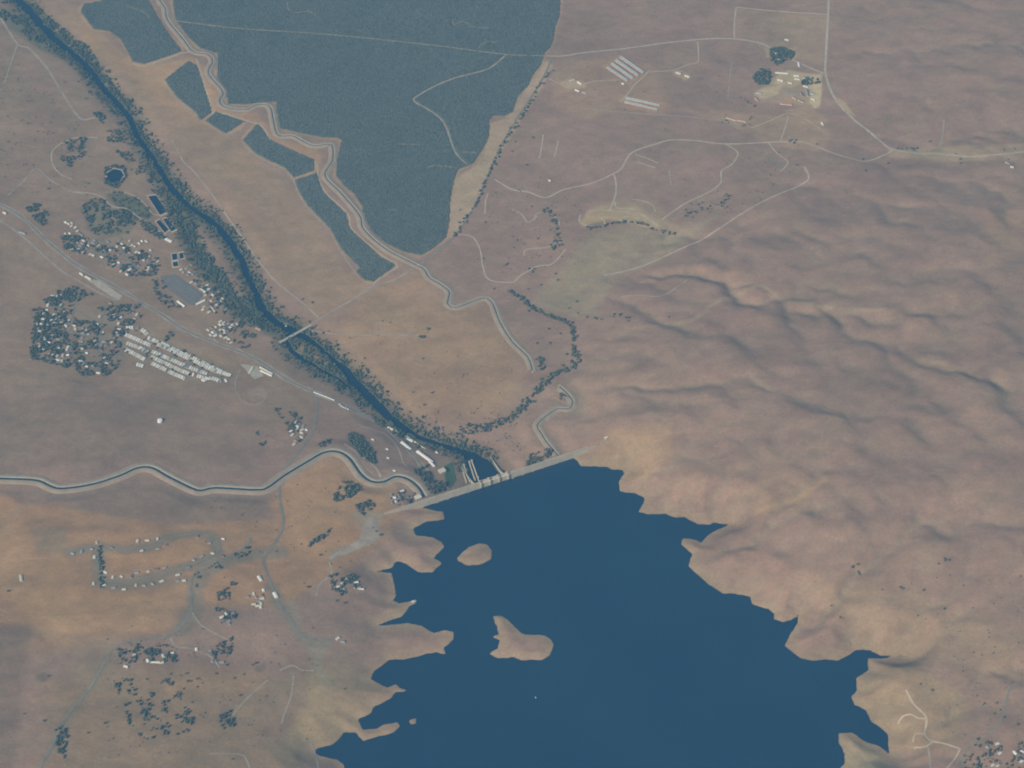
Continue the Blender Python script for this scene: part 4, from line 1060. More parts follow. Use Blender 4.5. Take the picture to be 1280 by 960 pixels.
# bridge over the river
q = unpix([(352.5, 426.5), (386, 408)], 9.0); bc = q.mean(0); bL = float(np.linalg.norm(q[1] - q[0])); ba = math.atan2(*(q[1] - q[0])[::-1])
br = thing('bridge', 'pale concrete road bridge across the blue river', 'bridge', (bc[0], bc[1], 0), ba)
obj('deck', MB().box(-bL / 2 - 14, bL / 2 + 14, -6.5, 6.5, 8.0, 9.4).mesh('deck', M['concrete']), br)
for s_ in (-1, 1): obj('railing', MB().box(-bL / 2 - 14, bL / 2 + 14, s_ * 6.1 - .25, s_ * 6.1 + .25, 9.403, 10.6).mesh('railing', M['gravel']), br)
for k in range(5):
    x = -bL / 2 + bL * (k + .5) / 5
    obj('pier', MB().box(x - 1, x + 1, -5.5, 5.5, -6, 7.997).mesh('pier', M['concrete']), br)
for k, (px, py) in enumerate(((356,404.5),(359,405),(357.5,407.5))):
    p = unpix([(px, py)], .5)[0]
    r = new_mesh('boulder', [(p_[0] * 5, p_[1] * 4, p_[2] * 2.6) for p_ in [(1,0,0),(.4,.9,.1),(-.7,.7,0),(-1,-.2,.1),(-.3,-1,0),(.7,-.8,.1),(.3,.2,1),(-.3,-.1,.9),(0,0,-.8)]],
                 [(0,1,6),(1,2,6),(2,7,6),(2,3,7),(3,4,7),(4,6,7),(4,5,6),(5,0,6),(1,0,8),(2,1,8),(3,2,8),(4,3,8),(5,4,8),(0,5,8)], M['roof_cream'])
    o = obj('boulder', r); o.location = (p[0], p[1], .5); o['label'] = ['left','right','lower'][k] + ' white boulder in the river above the bridge'; o['category'] = 'rock'; o['group'] = 'river boulders'

# water tank on the left hill
x, y, z = on_ground(200, 527)
t = thing('water_tank', 'round white water tank alone on the left hill', 'tank', (x, y, z))
obj('tank_wall', MB().cyl(0, 0, 10.5, 10.5, -2, 9, 20).mesh('tank_wall', M['white_paint']), t)
obj('tank_roof', MB().cyl(0, 0, 10.9, .6, 9.003, 11, 20).mesh('tank_roof', M['white_paint']), t)
# boat on the lake
p = unpix([(669.5, 872)], LAKE_Z)[0]
t = thing('motor_boat', 'tiny white boat alone on the dark blue lake', 'boat', (p[0], p[1], LAKE_Z), R(115))
hv = []
secs = [(-5.5,1.7,1.5),(-2,1.9,1.5),(2,1.7,1.6),(4.5,.9,1.8),(6,.05,2.0)]
for x, hw_, zt in secs: hv += [(x, -hw_, zt), (x, -hw_ * .7, -.4), (x, hw_ * .7, -.4), (x, hw_, zt)]
hf = [(i * 4 + k, i * 4 + (k + 1) % 4, i * 4 + 4 + (k + 1) % 4, i * 4 + 4 + k) for i in range(4) for k in range(4)] + [(3, 2, 1, 0)]
obj('hull', new_mesh('hull', hv, hf, M['white_paint']), t)
obj('cabin', MB().box(-2, 2, -1.2, 1.2, 1.605, 3.2).box(-2.3, 2.4, -1.4, 1.4, 3.205, 3.4).mesh('cabin', M['white_paint']), t)
t.scale = (.75, .75, .75)
x, y = unpix([(516, 752.5)], LAKE_Z)[0]
t = thing('boat_dock', 'small pale floating dock at the tip of the left spit', 'dock', (x, y, LAKE_Z), .5)
obj('deck', MB().box(-10, 14, -5, 5, .3, 1).mesh('deck', M['cream']), t)
obj('shed', MB().box(-3, 6, -3, 3, 1.003, 4).gable(-4, 7, -4, 4, 4.003, 1.2).mesh('shed', M['roof_white']), t)

# long sheds of the farm
SH = [((759.5,84.5),(785,101.5)),((765,79.7),(791.5,98.3)),((770.5,75.5),(798,94.5)),((776,71.5),(804.5,91))]
for k, (a, b_) in enumerate(SH):
    long_building('poultry_shed', ordinal(k + 1) + ' from the left of the four long grey parallel sheds', 'shed', a, b_, 15, 5, 'shed_roof', 'cream', 2.4, 'long farm sheds', True, 3)
for k, (a, b_) in enumerate((((782.5,122.5),(825,132)),((781,127.5),(822,137)))):
    long_building('poultry_shed', ('upper' if k == 0 else 'lower') + ' of the two long grey sheds below the group of four', 'shed', a, b_, 14, 5, 'shed_roof', 'cream', 2.2, 'long farm sheds', True, 3)

# farmstead and other single buildings: (p0, p1, width, roof, label)
FARM = [((969,91.5),(985,92.5),9,'roof_white','long white barn roof in the farmstead yard'),((992,95),(999,95.5),13,'roof_white','bright white square barn right in the farmstead'),
 ((993,99),(1000,100),9,'roof_cream','cream barn just below the bright square barn'),((998,79),(999,84),9,'roof_white','small white barn at the farmstead top'),
 ((1004,97),(1012,99),10,'roof_grey','grey barn among trees right of the white barns'),((972,100),(979,102),12,'roof_cream','cream shed on the left of the round farm pen'),
 ((1008,113),(1010,121),9,'roof_grey','narrow grey shed in the lower farm yard'),((998,125),(1005,128),8,'roof_brown','brown shed at the lower farm edge'),
 ((975,130),(990,131.5),8,'roof_rust','orange roofed shed at the lower left of the farm yard'),((1027,154),(1029,157),9,'roof_white','tiny white hut alone below the farmstead'),
 ((907,147),(920,151),8,'roof_rust','left orange roofed long building left of the farmstead'),((921,150.5),(933,152.5),8,'roof_rust','right orange roofed long building left of the farmstead'),
 ((712,102),(718,100),9,'roof_cream','left cream barn in the small yard by the orchard road'),((722,103),(727,106),9,'roof_white','white barn in the small yard by the orchard road'),
 ((719,113),(724,115),8,'roof_white','left pale hut below the small barn yard'),((728,115.5),(733,117),8,'roof_grey','right grey hut below the small barn yard'),
 ((845,91),(851,93),9,'roof_cream','left cream hut at the end of the shed lane'),((856,95),(862,97),10,'roof_cream','right cream hut at the end of the shed lane'),
 ((686,226),(688.5,227),8,'roof_white','tiny white hut alone on the brown field'),((756,548.5),(759,546.5),9,'roof_white','small white hut at the right end of the dam'),
 ((1257,203),(1262,205),9,'roof_grey','grey farmhouse beside trees on the far right road'),((1263,209),(1267,210),8,'roof_cream','cream hut beside trees on the far right road'),
 ((1004,108),(1010,109.5),8,'roof_cream','cream shed at the top of the lower farm yard'),((1013,117),(1018,118),8,'roof_grey','grey shed on the right of the lower farm yard'),((1001,116),(1004,121),7,'roof_brown','brown shed in the middle of the lower farm yard'),
 ((1014,124),(1019,126),7,'roof_cream','cream hut in the lower right corner of the farm yard'),((990,122),(995,124),7,'roof_rust','small rust roofed shed beside the round pen'),((946,116),(952,117),9,'roof_grey','grey shed in the left farm yard'),((944,123),(948,127),7,'roof_rust','rust roofed shed below the left farm yard'),
 ((966,66),(971,68),8,'roof_cream','cream house on the left of the big farm grove'),((972,75),(976,76),7,'roof_white','white house inside the big farm grove'),((981,50),(986,51),8,'roof_cream','cream house above the big farm grove'),((985,104),(990,105),8,'roof_cream','cream shed above the round pen'),
 ((777,105),(780,106),7,'roof_white','tiny white feed bin hut between the shed groups'),
 ((342.5,741),(346,748),14,'roof_white','bright white building alone beside the shore road'),((323,721),(327,727),12,'roof_white','white building uphill of the bright white one'),
 ((420,800),(424,797.5),10,'roof_cream','left pale building by the shore parking'),((427,802),(431,803),9,'roof_grey','right grey building by the shore parking'),
 ((440,735),(455,737),7,'roof_cream','long pale building on the left shore'),
 ((325,459.5),(341,468),9,'roof_cream','upper bright cream long building beside the main road'),((326,464),(340,470.5),8,'roof_white','lower bright white long building beside the main road'),
 ((222,377),(231,384),10,'roof_white','white long building below the crop plot'),((245,381),(256,376),10,'roof_white','white long building right of the crop plot tip'),
 ((250,361.5),(258,366.5),10,'roof_cream','cream long building right of the crop plot'),((207,299),(215,303),14,'roof_white','bright white building between the ponds'),
 ((26,720),(27,727),10,'roof_cream','pale house alone on the left hillside'),((188,828),(200,828.5),8,'roof_cream','cream barn below the dark grove'),((155,833),(160,834.5),9,'roof_white','white house below the dark grove'),
 ((4,266),(8,268),8,'roof_white','white hut by the main road at the left edge'),((24,290),(32,293),8,'roof_grey','grey hut between the main road and frontage track'),
 ((100,342),(104,345),8,'roof_white','left white shop on the gravel strip'),((107,346),(114,350),9,'roof_cream','right cream shop on the gravel strip'),
 ((81,407),(84,409),10,'roof_white','bright white house in the lower town clearing'),((91,406),(95,409),10,'roof_cream','bright cream house in the lower town clearing'),
 ((320,410),(326,413),9,'roof_rust','reddish roofed house near the river and bridge'),((311,467),(316,460),9,'roof_cream','cream shop beside the small pale yard')]
for p0, p1, wd, rf, lab in FARM:
    long_building({'hut':'hut','barn':'barn'}.get(next((w_ for w_ in ('hut','barn') if w_ in lab), ''), 'building'), lab, next((w_ for w_ in ('barn','hut','shed','house','shop') if w_ in lab), 'building'), p0, p1, wd, 4.5, rf, 'cream', 2.2, doors=1)
# round pen
x, y, z = on_ground(983, 115)
t = thing('round_pen', 'round bare earth farm pen with a pale rail', 'pen', (x, y, z))
obj('sand', MB().cyl(0, 0, 20, 20, -.5, .9, 24).mesh('sand', M['canal_bank']), t)
for k in range(24):
    a = 2 * math.pi * k / 24
    if k == 0: pm = MB().box(-.15, .15, -.15, .15, 0, 2.2).mesh('post', M['white_paint'])
    o = obj('post', pm, t); o.location = (20.4 * math.cos(a), 20.4 * math.sin(a), 0)

# trailers parked beside the main road
for k, (px, py) in enumerate(((424.5,506),(426.5,508),(429,509.5),(432,510.5),(435,512))):
    x, y, z = on_ground(px, py)
    t = thing('parked_trailer', ordinal(k + 1) + ' from the left of the white trailers parked by the main road', 'trailer', (x, y, z), -.9, 'white trailers by the road')
    obj('body', MB().box(-4, 4, -1.6, 1.6, .9, 4).mesh('trailer_body', M['white_paint']), t)
    for s_ in (-1, 1):
        obj('wheel', MB().box(-.6, .6, s_ * 1.3 - .25, s_ * 1.3 + .25, -.1, .9).mesh('wheel', M['roof_grey']), t)

# rows of the crop plot
fp = ground([(205,346.5),(219,345),(253,368.5),(242,380)])
for k in range(9):
    u = (k + .5) / 9
    a = fp[0] * (1 - u) + fp[1] * u; b_ = fp[3] * (1 - u) + fp[2] * u
    A = smooth_line(np.array([a, b_]), 8)
    V, F = ribbon(A, 6.5, 2.4, 3)
    V[0::3, 2] -= 2.2; V[2::3, 2] -= 2.2
    o = obj('crop_row', new_mesh('crop_row', V, F, M['crop'])); o['label'] = ordinal(k + 1) + ' crop row from the left in the tilled town plot'; o['category'] = 'crop row'; o['group'] = 'crop rows'

# ------------------------------------------------------------------ houses
def house_meshes(L, W, h, rise, roof, wall, nm):
    return (MB().box(-L / 2, L / 2, -W / 2, W / 2, -1.5, h).mesh(nm + '_walls', M[wall]),
            MB().gable(-L / 2 - .5, L / 2 + .5, -W / 2 - .6, W / 2 + .6, h + .003, rise).mesh(nm + '_roof', M[roof]),
            MB().box(L * .2, L * .2 + .9, -.45, .45, h + rise * .5, h + rise + 1.0).mesh(nm + '_chimney', M['roof_grey']))
HM = {}
for rf, word in (('roof_white','white'),('roof_cream','cream'),('roof_grey','grey'),('roof_brown','brown')):
    HM[word] = [house_meshes(L, W, 3, 1.7, rf, wl, 'house') for L, W, wl in ((14, 9, 'cream'), (17, 10, 'tan_wall'), (12, 8, 'cream'))]
MH = {w_: (MB().box(-9.5, 9.5, -4.0, 4.0, -1, 3).mesh('mobile_home_body', M['cream']), MB().gable(-9.8, 9.8, -4.4, 4.4, 3.003, .9).mesh('mobile_home_roof', M[r])) for w_, r in (('white', 'roof_white'), ('cream', 'roof_cream'), ('grey', 'roof_grey'))}

def put_house(name, label, cat, x, y, rz, meshes, group, chim=True):
    t = thing(name, label, cat, (x, y, hgt1(x, y)), rz, group)
    obj('walls', meshes[0], t); r = obj('roof', meshes[1], t)
    if chim and len(meshes) > 2: obj('chimney', meshes[2], r)
    return t

built = []          # footprints, so trees keep off roofs
# mobile homes: rows traced in the photograph
MROWS = [('top row', [(159,409.5),(176,412),(184,418)]),('long upper row', [(186,423),(205,431),(226,441),(250,452),(272,463),(288,470)]),('upper left short row', [(158,419),(170,424),(190,433)]),
 ('long second row', [(198,431),(222,442),(246,453),(268,463.5),(283,468)]),('middle left short row', [(160,429.5),(172,434),(186,441)]),('long third row', [(191,440),(212,449),(235,459),(262,469)]),
 ('lower left short row', [(155,436.5),(168,442.5),(181,450)]),('long fourth row', [(190,446.5),(210,456),(232,466),(258,473.5)]),('long bottom row', [(191,455),(204,461),(218,468),(232,474)]),('bottom left stub row', [(172,456),(180,458.5)]),('bottom right stub row', [(254,476),(264,473),(274,476),(285,476)])]
for rname, px in MROWS:
    A = smooth_line(ground(px), 1.0); s_ = np.concatenate([[0], np.cumsum(np.linalg.norm(np.diff(A, axis=0), axis=1))])
    n = int(s_[-1] // 11.5) + 1
    for k in range(n):
        if random.random() < .07: continue
        p = np.array([np.interp(k * 11.5, s_, A[:, 0]), np.interp(k * 11.5, s_, A[:, 1])]); i = min(np.searchsorted(s_, k * 11.5), len(A) - 2)
        d = A[min(i + 1, len(A) - 1)] - A[max(i - 1, 0)]
        c = random.choices(['white', 'cream', 'grey'], [7, 4, .7])[0]
        built.append(p)
        put_house('mobile_home', f'{c} mobile home, {ordinal(k + 1)} place in the {rname} of the park', 'mobile home', p[0] + random.uniform(-.8, .8), p[1] + random.uniform(-1, 1), math.atan2(d[1], d[0]) + math.pi / 2 + random.uniform(-.06, .06) + .25, MH[c], 'mobile homes in the park')

SUBDIV = [(91,692),(102,690),(115,686.5),(121,679),(140,685),(172,677),(177,689),(184,676),(197,674),(207,682),(197,686),(247,671),(262,679),(279,674),(266,692),(252,696),(242,700),(277,696),(206,710),(195,712),(185,715),(171,716),(132,716),(117,730),(130,732),(142,735),(155,737),(170,732),(180,732),(191,730),(202,727),(222,726),(230,726),(152,721),(164,721),(141,722),(118,697),(222,719),(235,710)]
for k, (px, py) in enumerate(sorted(SUBDIV)):
    x, y, z = on_ground(px, py); built.append(np.array([x, y]))
    c = random.choices(['cream', 'grey', 'white', 'brown'], [5, 3, 2, 2])[0]
    put_house('house', f'{c} roofed house, {ordinal(k + 1)} from the left on the looping hillside street', 'house', x, y, random.choice([0.1, 1.6, -.5, .5]) + random.uniform(-.2, .2), HM[c][k % 3], 'houses of the hillside subdivision')

TOWNS = [('upper town', [(78,292),(105,288),(125,305),(150,298),(190,303),(200,332),(175,345),(160,345),(140,335),(125,322),(95,320),(80,305)], 60, -.75),
 ('lane above town', [(80,277),(88,277),(103,292),(98,295)], 7, -.75),
 ('lower town', [(44,388),(65,368),(95,360),(112,370),(116,382),(140,378),(170,382),(175,398),(160,408),(155,430),(145,445),(135,468),(112,470),(95,450),(62,458),(38,448),(40,405)], 97, -.3),
 ('yards by crop plot', [(225,340),(245,332),(250,350),(268,362),(280,372),(285,388),(262,395),(252,388),(258,372),(240,355)], 30, -.8),
 ('riverside home cluster', [(258,415),(275,400),(298,405),(290,430),(270,425)], 30, -.8),
 ('pond corner', [(222,338),(240,330),(238,345)], 5, -.8),
 ('canal road yards', [(362,528),(378,528),(385,540),(378,552),(368,558),(364,545)], 14, -.6),
 ('hillside lots', [(308,744),(330,738),(335,752),(325,760),(312,758)], 11, .2),
 ('lower left grove', [(142,815),(205,812),(235,822),(250,808),(280,812),(282,828),(240,832),(150,832)], 10, .2),
 ('shaded grove camp', [(270,772),(290,765),(298,778),(280,785)], 5, .4),
 ('left shore camp', [(415,722),(440,716),(450,735),(425,742)], 6, .3),
 ('bottom right corner', [(1212,940),(1235,925),(1285,935),(1285,960),(1215,960)], 8, .6),
 ('cluster left of the dam', [(484,620),(500,612),(515,618),(512,632),(490,634)], 8, .3)]
LANES_ = [smooth_line(ground(r_[0]), 20) for r_ in ROADS if r_[3] == 'street']; LOT_ = ground([(98,377),(107,371),(118,375),(123,391),(113,401),(96,401),(88,392)])
for tname, px, n, a0 in TOWNS:
    q = ground(px); lo, hi = q.min(0), q.max(0); got = []; tries = 0
    while len(got) < n and tries < 4000:
        tries += 1
        p = lo + (hi - lo) * np.array([random.random(), random.random()])
        if not inside(p[None], q)[0]: continue
        if any(seg_dist(p[None], L_)[0] < 9 for L_ in LANES_) or sdf_poly(p[None], LOT_)[0] < 4: continue
        if built and np.min(np.linalg.norm(np.array(built) - p, axis=1)) < 15: continue
        built.append(p); got.append(p)
    got.sort(key=lambda p: p[0])
    for k, p in enumerate(got):
        c = random.choices(['white', 'cream', 'grey', 'brown'], [3.5, 5, 4, 2.5])[0]
        put_house('house', f'{c} roofed house, {ordinal(k + 1)} from the left in the {tname}', 'house', p[0], p[1], a0 + random.choice([0, math.pi / 2]) + random.uniform(-.15, .15), random.choice(HM[c]), 'houses: ' + tname)
BUILT = np.array(built)
LANES = [smooth_line(ground(r_[0]), 10) for r_ in ROADS if r_[3] == 'street']
LOT = ground([(98,377),(107,371),(118,375),(123,391),(113,401),(96,401),(88,392)])

# ------------------------------------------------------------------ trees
def lump(cx, cy, cz, r, sq, seed, n=7, m_=4):
    """one leafy clump: a rough ball of small faces"""
    rr = random.Random(seed); v = [(cx, cy, cz - r * sq)]; f = []
    for i in range(1, m_):
        th = math.pi * i / m_
        for j in range(n):
            a = 2 * math.pi * (j + .5 * (i % 2)) / n; k = r * rr.uniform(.72, 1.22)
            v.append((cx + k * math.sin(th) * math.cos(a), cy + k * math.sin(th) * math.sin(a), cz - k * math.cos(th) * sq))
    v.append((cx, cy, cz + r * sq * rr.uniform(.9, 1.1))); e = len(v) - 1
    for j in range(n): f.append((0, 1 + (j + 1) % n, 1 + j)); f.append((e, 1 + (m_ - 2) * n + j, 1 + (m_ - 2) * n + (j + 1) % n))
    for i in range(m_ - 2):
        for j in range(n):
            a = 1 + i * n + j; b_ = 1 + i * n + (j + 1) % n
            f.append((a, b_, b_ + n)); f.append((a, b_ + n, a + n))
    return v, f
def crown_mesh(seed):
    rr = random.Random(seed); mb = MB()
    for k in range(7):
        a = rr.uniform(0, 6.28); d = rr.uniform(0, 3.1) if k else 0
        mb.add(*lump(d * math.cos(a), d * math.sin(a), 5.2 + rr.uniform(-1.2, 1.6) - d * .25, rr.uniform(1.5, 2.5) if k else 2.9, .8, seed * 10 + k))
    for k in range(70):       # loose leaf sprays round the outline
        a = rr.uniform(0, 6.28); t = rr.uniform(-.5, 1.2); d = rr.uniform(3.2, 5.2) * math.cos(t * .9)
        x, y, z = d * math.cos(a), d * math.sin(a), 5.2 + 3.1 * math.sin(t)
        e = rr.uniform(.35, .75); u = [rr.uniform(-e, e) for _ in range(6)]
        mb.add([(x, y, z), (x + u[0], y + u[1], z + u[2]), (x + u[3], y + u[4], z + u[5])], [(0, 1, 2)])
    return mb.mesh('tree_crown', M['crown'])
def trunk_mesh(seed):
    rr = random.Random(seed); mb = MB().cyl(0, 0, .55, .32, -.8, 3.4, 7)
    for k in range(3):
        a = k * 2.1 + rr.random(); x, y = 1.6 * math.cos(a), 1.6 * math.sin(a)
        n = 5; v = []
        for (cx, cy, cz, r) in ((0, 0, 2.9, .26), (x, y, 5.2, .09)):
            v += [(cx + r * math.cos(6.283 * j / n), cy + r * math.sin(6.283 * j / n), cz) for j in range(n)]
        mb.add(v, [(j, (j + 1) % n, n + (j + 1) % n, n + j) for j in range(n)])
    return mb.mesh('tree_trunk', M['bark'])
CROWNS = [crown_mesh(s_) for s_ in range(1, 6)]; TRUNKS = [trunk_mesh(s_) for s_ in range(1, 4)]
def put_tree(x, y, size, label, group):
    t = thing('oak_tree', label, 'tree', (x, y, hgt1(x, y)), random.uniform(0, 6.28), group)
    s_ = size / 9.0; t.scale = (s_ * random.uniform(.9, 1.1), s_ * random.uniform(.9, 1.1), s_ * random.uniform(.85, 1.05))
    obj('trunk', random.choice(TRUNKS), t); obj('crown', random.choice(CROWNS), t)

def along(px, n, spread):
    A = smooth_line(ground(px), 4); r = np.sort(rng.random(n)); i = (r * (len(A) - 1)).astype(int)
    return A[i] + rng.normal(0, spread, (n, 2))
def blob(px, py, rx, ry, n):
    c = ground([(px, py)])[0]; a = rng.random(n) * 6.283; d = np.sqrt(rng.random(n))
    return c + np.column_stack([rx * d * np.cos(a), ry * d * np.sin(a)])
G = [  # phrase, points, size range
 ('dark tree line along the creek bend', along([(640,366),(650,372),(662,383),(680,393),(700,400),(713,408),(718,425),(716,437),(722,447),(724,453)], 62, 7), (10, 15)),
 ('creek trees below the bend', along([(720,455),(708,463),(693,468),(682,478),(672,490),(660,503),(648,515),(630,527),(618,532)], 58, 13), (10, 16)),
 ('clump beside the end of the narrow canal', blob(676, 456, 14, 40, 9), (10, 15)),
 ('tree row along the orchard road', along([(688,88),(676,105),(663,128),(648,152),(635,172),(622,195),(608,225),(596,250),(582,275),(566,298)], 34, 7), (9, 13)),
 ('big dark farmstead grove', blob(979, 68, 46, 50, 22), (11, 16)),
 ('square dark grove left of the farm yard', blob(953, 98, 40, 46, 14), (11, 15)),
 ('farmstead trees right of the white barns', blob(1011, 101, 36, 26, 14), (9, 13)),
 ('trees at the left of the farm yard', along([(958,85),(961,104)], 6, 7), (9, 13)),
 ('tree strip left of the farm pen', along([(926,122),(935,128),(944,135)], 7, 4), (8, 11)),
 ('trees around the orange roofed buildings', along([(906,143),(908,151),(920,156),(934,157),(938,146)], 9, 4), (8, 11)),
 ('clump on the track below the farmstead', blob(991, 178, 20, 17, 6), (10, 14)),
 ('clump beside the right road junction', along([(1122,188),(1134,186),(1145,187)], 7, 5), (9, 13)),
 ('small tan field group', np.vstack([blob(533, 412, 9, 9, 2), blob(528, 422, 16, 20, 5)]), (11, 15)),
 ('quarry brush line', along([(762,280),(780,277),(800,279),(815,285),(830,290),(843,293)], 13, 4), (7, 10)),
 ('scattered oaks above the diagonal track', np.vstack([blob(862, 268, 30, 40, 6), blob(880, 258, 40, 30, 5), blob(905, 258, 20, 30, 5)]), (8, 11)),
 ('creek grove below the loop track', np.vstack([along([(685,262),(690,275),(694,292),(688,310)], 12, 10), blob(698, 305, 22, 20, 6), blob(664, 340, 14, 30, 5)]), (9, 13)),
 ('hillside group above the lake on the right', np.vstack([blob(1068, 710, 22, 34, 7), blob(1180, 703, 26, 14, 5)]), (9, 13)),
]
SINGLES = [(617,362),(604,324),(632,332),(634,330),(606,279),(575,263),(646,301),(672,299),(721,378),(722,392),(711,386),(686,412),(671,430),(687,430),(700,418),(708,444),(751,400),(775,395),(785,402),(836,397),(697,351),(660,362),(676,357),(694,343),(1078,200),(1021,181),(1110,205),(1082,214),(996,207),(1195,193),(1200,205),(1255,188),(1268,187),(1260,200),(1266,206),(1147,770),(1125,735),(1128,737),(1154,739),(1180,762),(1039,758),(1050,773),(1150,856),(1165,864),(1230,880),(1245,880),(1250,888),(1228,882),(1243,893),(1255,898),(1271,907),(1272,941),(1240,945),(1250,955),(1205,946),(1222,925),(658,207),(666,173),(644,178),(640,190),(378,375),(390,379),(455,449),(528,449),(478,402),(540,492),(516,491),(80,103),(98,103),(107,124),(10,178),(67,167),(47,165),(35,155),(93,162),(163,213),(60,237),(110,230),(10,740),(60,846),(30,893),(55,902),(110,917),(131,905),(300,870),(283,832),(315,832),(320,830),(233,843),(246,850),(270,843),(292,849),(304,844),(183,850),(213,843),(175,893),(290,950),(470,665),(475,670),(400,695),(345,690),(430,755),(420,752),(385,735),(430,862),(1162,178),(1200,200),(530,507),(710,497),(700,500)]
ncount = 0; extra_p = []
for phrase, pts, (s0, s1) in G:
    pts = pts[np.argsort(pts[:, 0])]
    keep = np.sort(rng.permutation(len(pts))[:max(3, int(len(pts) * .62))]) if len(pts) > 8 else np.arange(len(pts))
    extra_p.append(pts[np.setdiff1d(np.arange(len(pts)), keep)])
    for k, p in enumerate(pts[keep]):
        put_tree(p[0], p[1], random.uniform(s0, s1), f'{ordinal(k + 1)} dark tree from the left in the {phrase}', 'trees: ' + phrase); ncount += 1

def near_words(px, py):
    marks = [((620,360),'the canal bend'),((690,430),'the creek bend'),((690,340),'the grey green creek flat'),((780,400),'the foot of the right hills'),((1090,205),'the right road junction'),((1230,195),'the far right road'),((1130,750),'the right lakeside hills'),((1240,900),'the bottom right corner road'),((650,190),'the orchard road'),((400,380),'the river bridge'),((520,480),'the tan field above the river'),((80,130),'the upper left riverbank track'),((60,200),'the upper left fields'),((40,880),'the lower left edge'),((270,850),'the lower left pasture'),((430,750),'the left shore spits'),((350,700),'the road to the shore'),((160,870),'the lower left grove'),((705,500),'the right canal end'),((470,668),'the boat launch lot')]
    return min(marks, key=lambda m_: (m_[0][0] - px) ** 2 + (m_[0][1] - py) ** 2)[1]
cnt = {}
for px, py in sorted(SINGLES): cnt.setdefault(near_words(px, py), []).append((px, py))
for wds, lst in cnt.items():
    for k, (px, py) in enumerate(lst):
        x, y, z = on_ground(px, py)
        put_tree(x, y, random.uniform(8, 12.5), f'{ordinal(k + 1)} lone dark tree from the left near {wds}', 'lone trees near ' + wds); ncount += 1
print('individual trees', ncount)

# mass of trees that nobody could count: riverside woods, town gardens, groves
def lowpoly(n_side, rings, seed):
    rr = np.random.default_rng(seed); V = []; 
    for (r, z) in rings:
        for j in range(n_side):
            a = 2 * math.pi * (j + .3 * len(V)) / n_side; k = rr.uniform(.8, 1.2)
            V.append((r * k * math.cos(a), r * k * math.sin(a), z * rr.uniform(.92, 1.08)))
    V.append((rr.uniform(-.15, .15), rr.uniform(-.15, .15), 1.0)); F = []
    for i in range(len(rings) - 1):
        for j in range(n_side):
            a = i * n_side + j; b_ = i * n_side + (j + 1) % n_side
            F += [(a, b_, b_ + n_side), (a, b_ + n_side, a + n_side)]
    k0 = (len(rings) - 1) * n_side
    for j in range(n_side): F.append((k0 + j, k0 + (j + 1) % n_side, len(V) - 1))
    return np.array(V), np.array(F)
def scatter_mesh(name, P, radius, height, protos, material):
    Vs, Fs = [], []; off = 0
    pick = rng.integers(0, len(protos), len(P)); z = hgt(P)
    for k, (V, F_) in enumerate(protos):
        m_ = pick == k; n = m_.sum()
        if not n: continue
        a = rng.random(n) * 6.283; c, s_ = np.cos(a)[:, None], np.sin(a)[:, None]
        r = radius[m_][:, None]
        X = (V[None, :, 0] * c - V[None, :, 1] * s_) * r + P[m_, 0][:, None]
        Y = (V[None, :, 0] * s_ + V[None, :, 1] * c) * r + P[m_, 1][:, None]
        Z = V[None, :, 2] * height[m_][:, None] + z[m_][:, None]
        Vs.append(np.stack([X, Y, Z], 2).reshape(-1, 3))
        Fs.append((F_[None] + (np.arange(n) * len(V))[:, None, None] + off).reshape(-1, 3)); off += n * len(V)
    return new_mesh(name, np.vstack(Vs), np.vstack(Fs), material)
P1 = [lowpoly(6, [(.55, .12), (1.0, .42), (.72, .8)], s_) for s_ in range(6)]
def fill_poly(px, density, clump=0.0, seed=0, thr=0.0):
    q = ground(px); lo, hi = q.min(0), q.max(0); n = int((hi - lo).prod() * density)
    P = lo + (hi - lo) * rng.random((n, 2)); P = P[inside(P, q)]
    if clump:
        v = perlin(P[:, 0] / clump, P[:, 1] / clump, 90 + seed); P = P[v > thr]
    return P
river_p = []
low_pts = PT[(SDR > -3) & (SDR < 60)]; sv = np.maximum(SDR[(SDR > -3) & (SDR < 60)], 0)
ii = rng.choice(len(low_pts), 15000); P = low_pts[ii] + rng.uniform(-4, 4, (len(ii), 2))
pr = np.exp(-sv[ii] / 24) * (perlin(P[:, 0] / 80, P[:, 1] / 80, 95) > -.3)
P = P[rng.random(len(P)) < pr]
P = P[((P - D0) @ DN > 150)]
river_p.append(P)
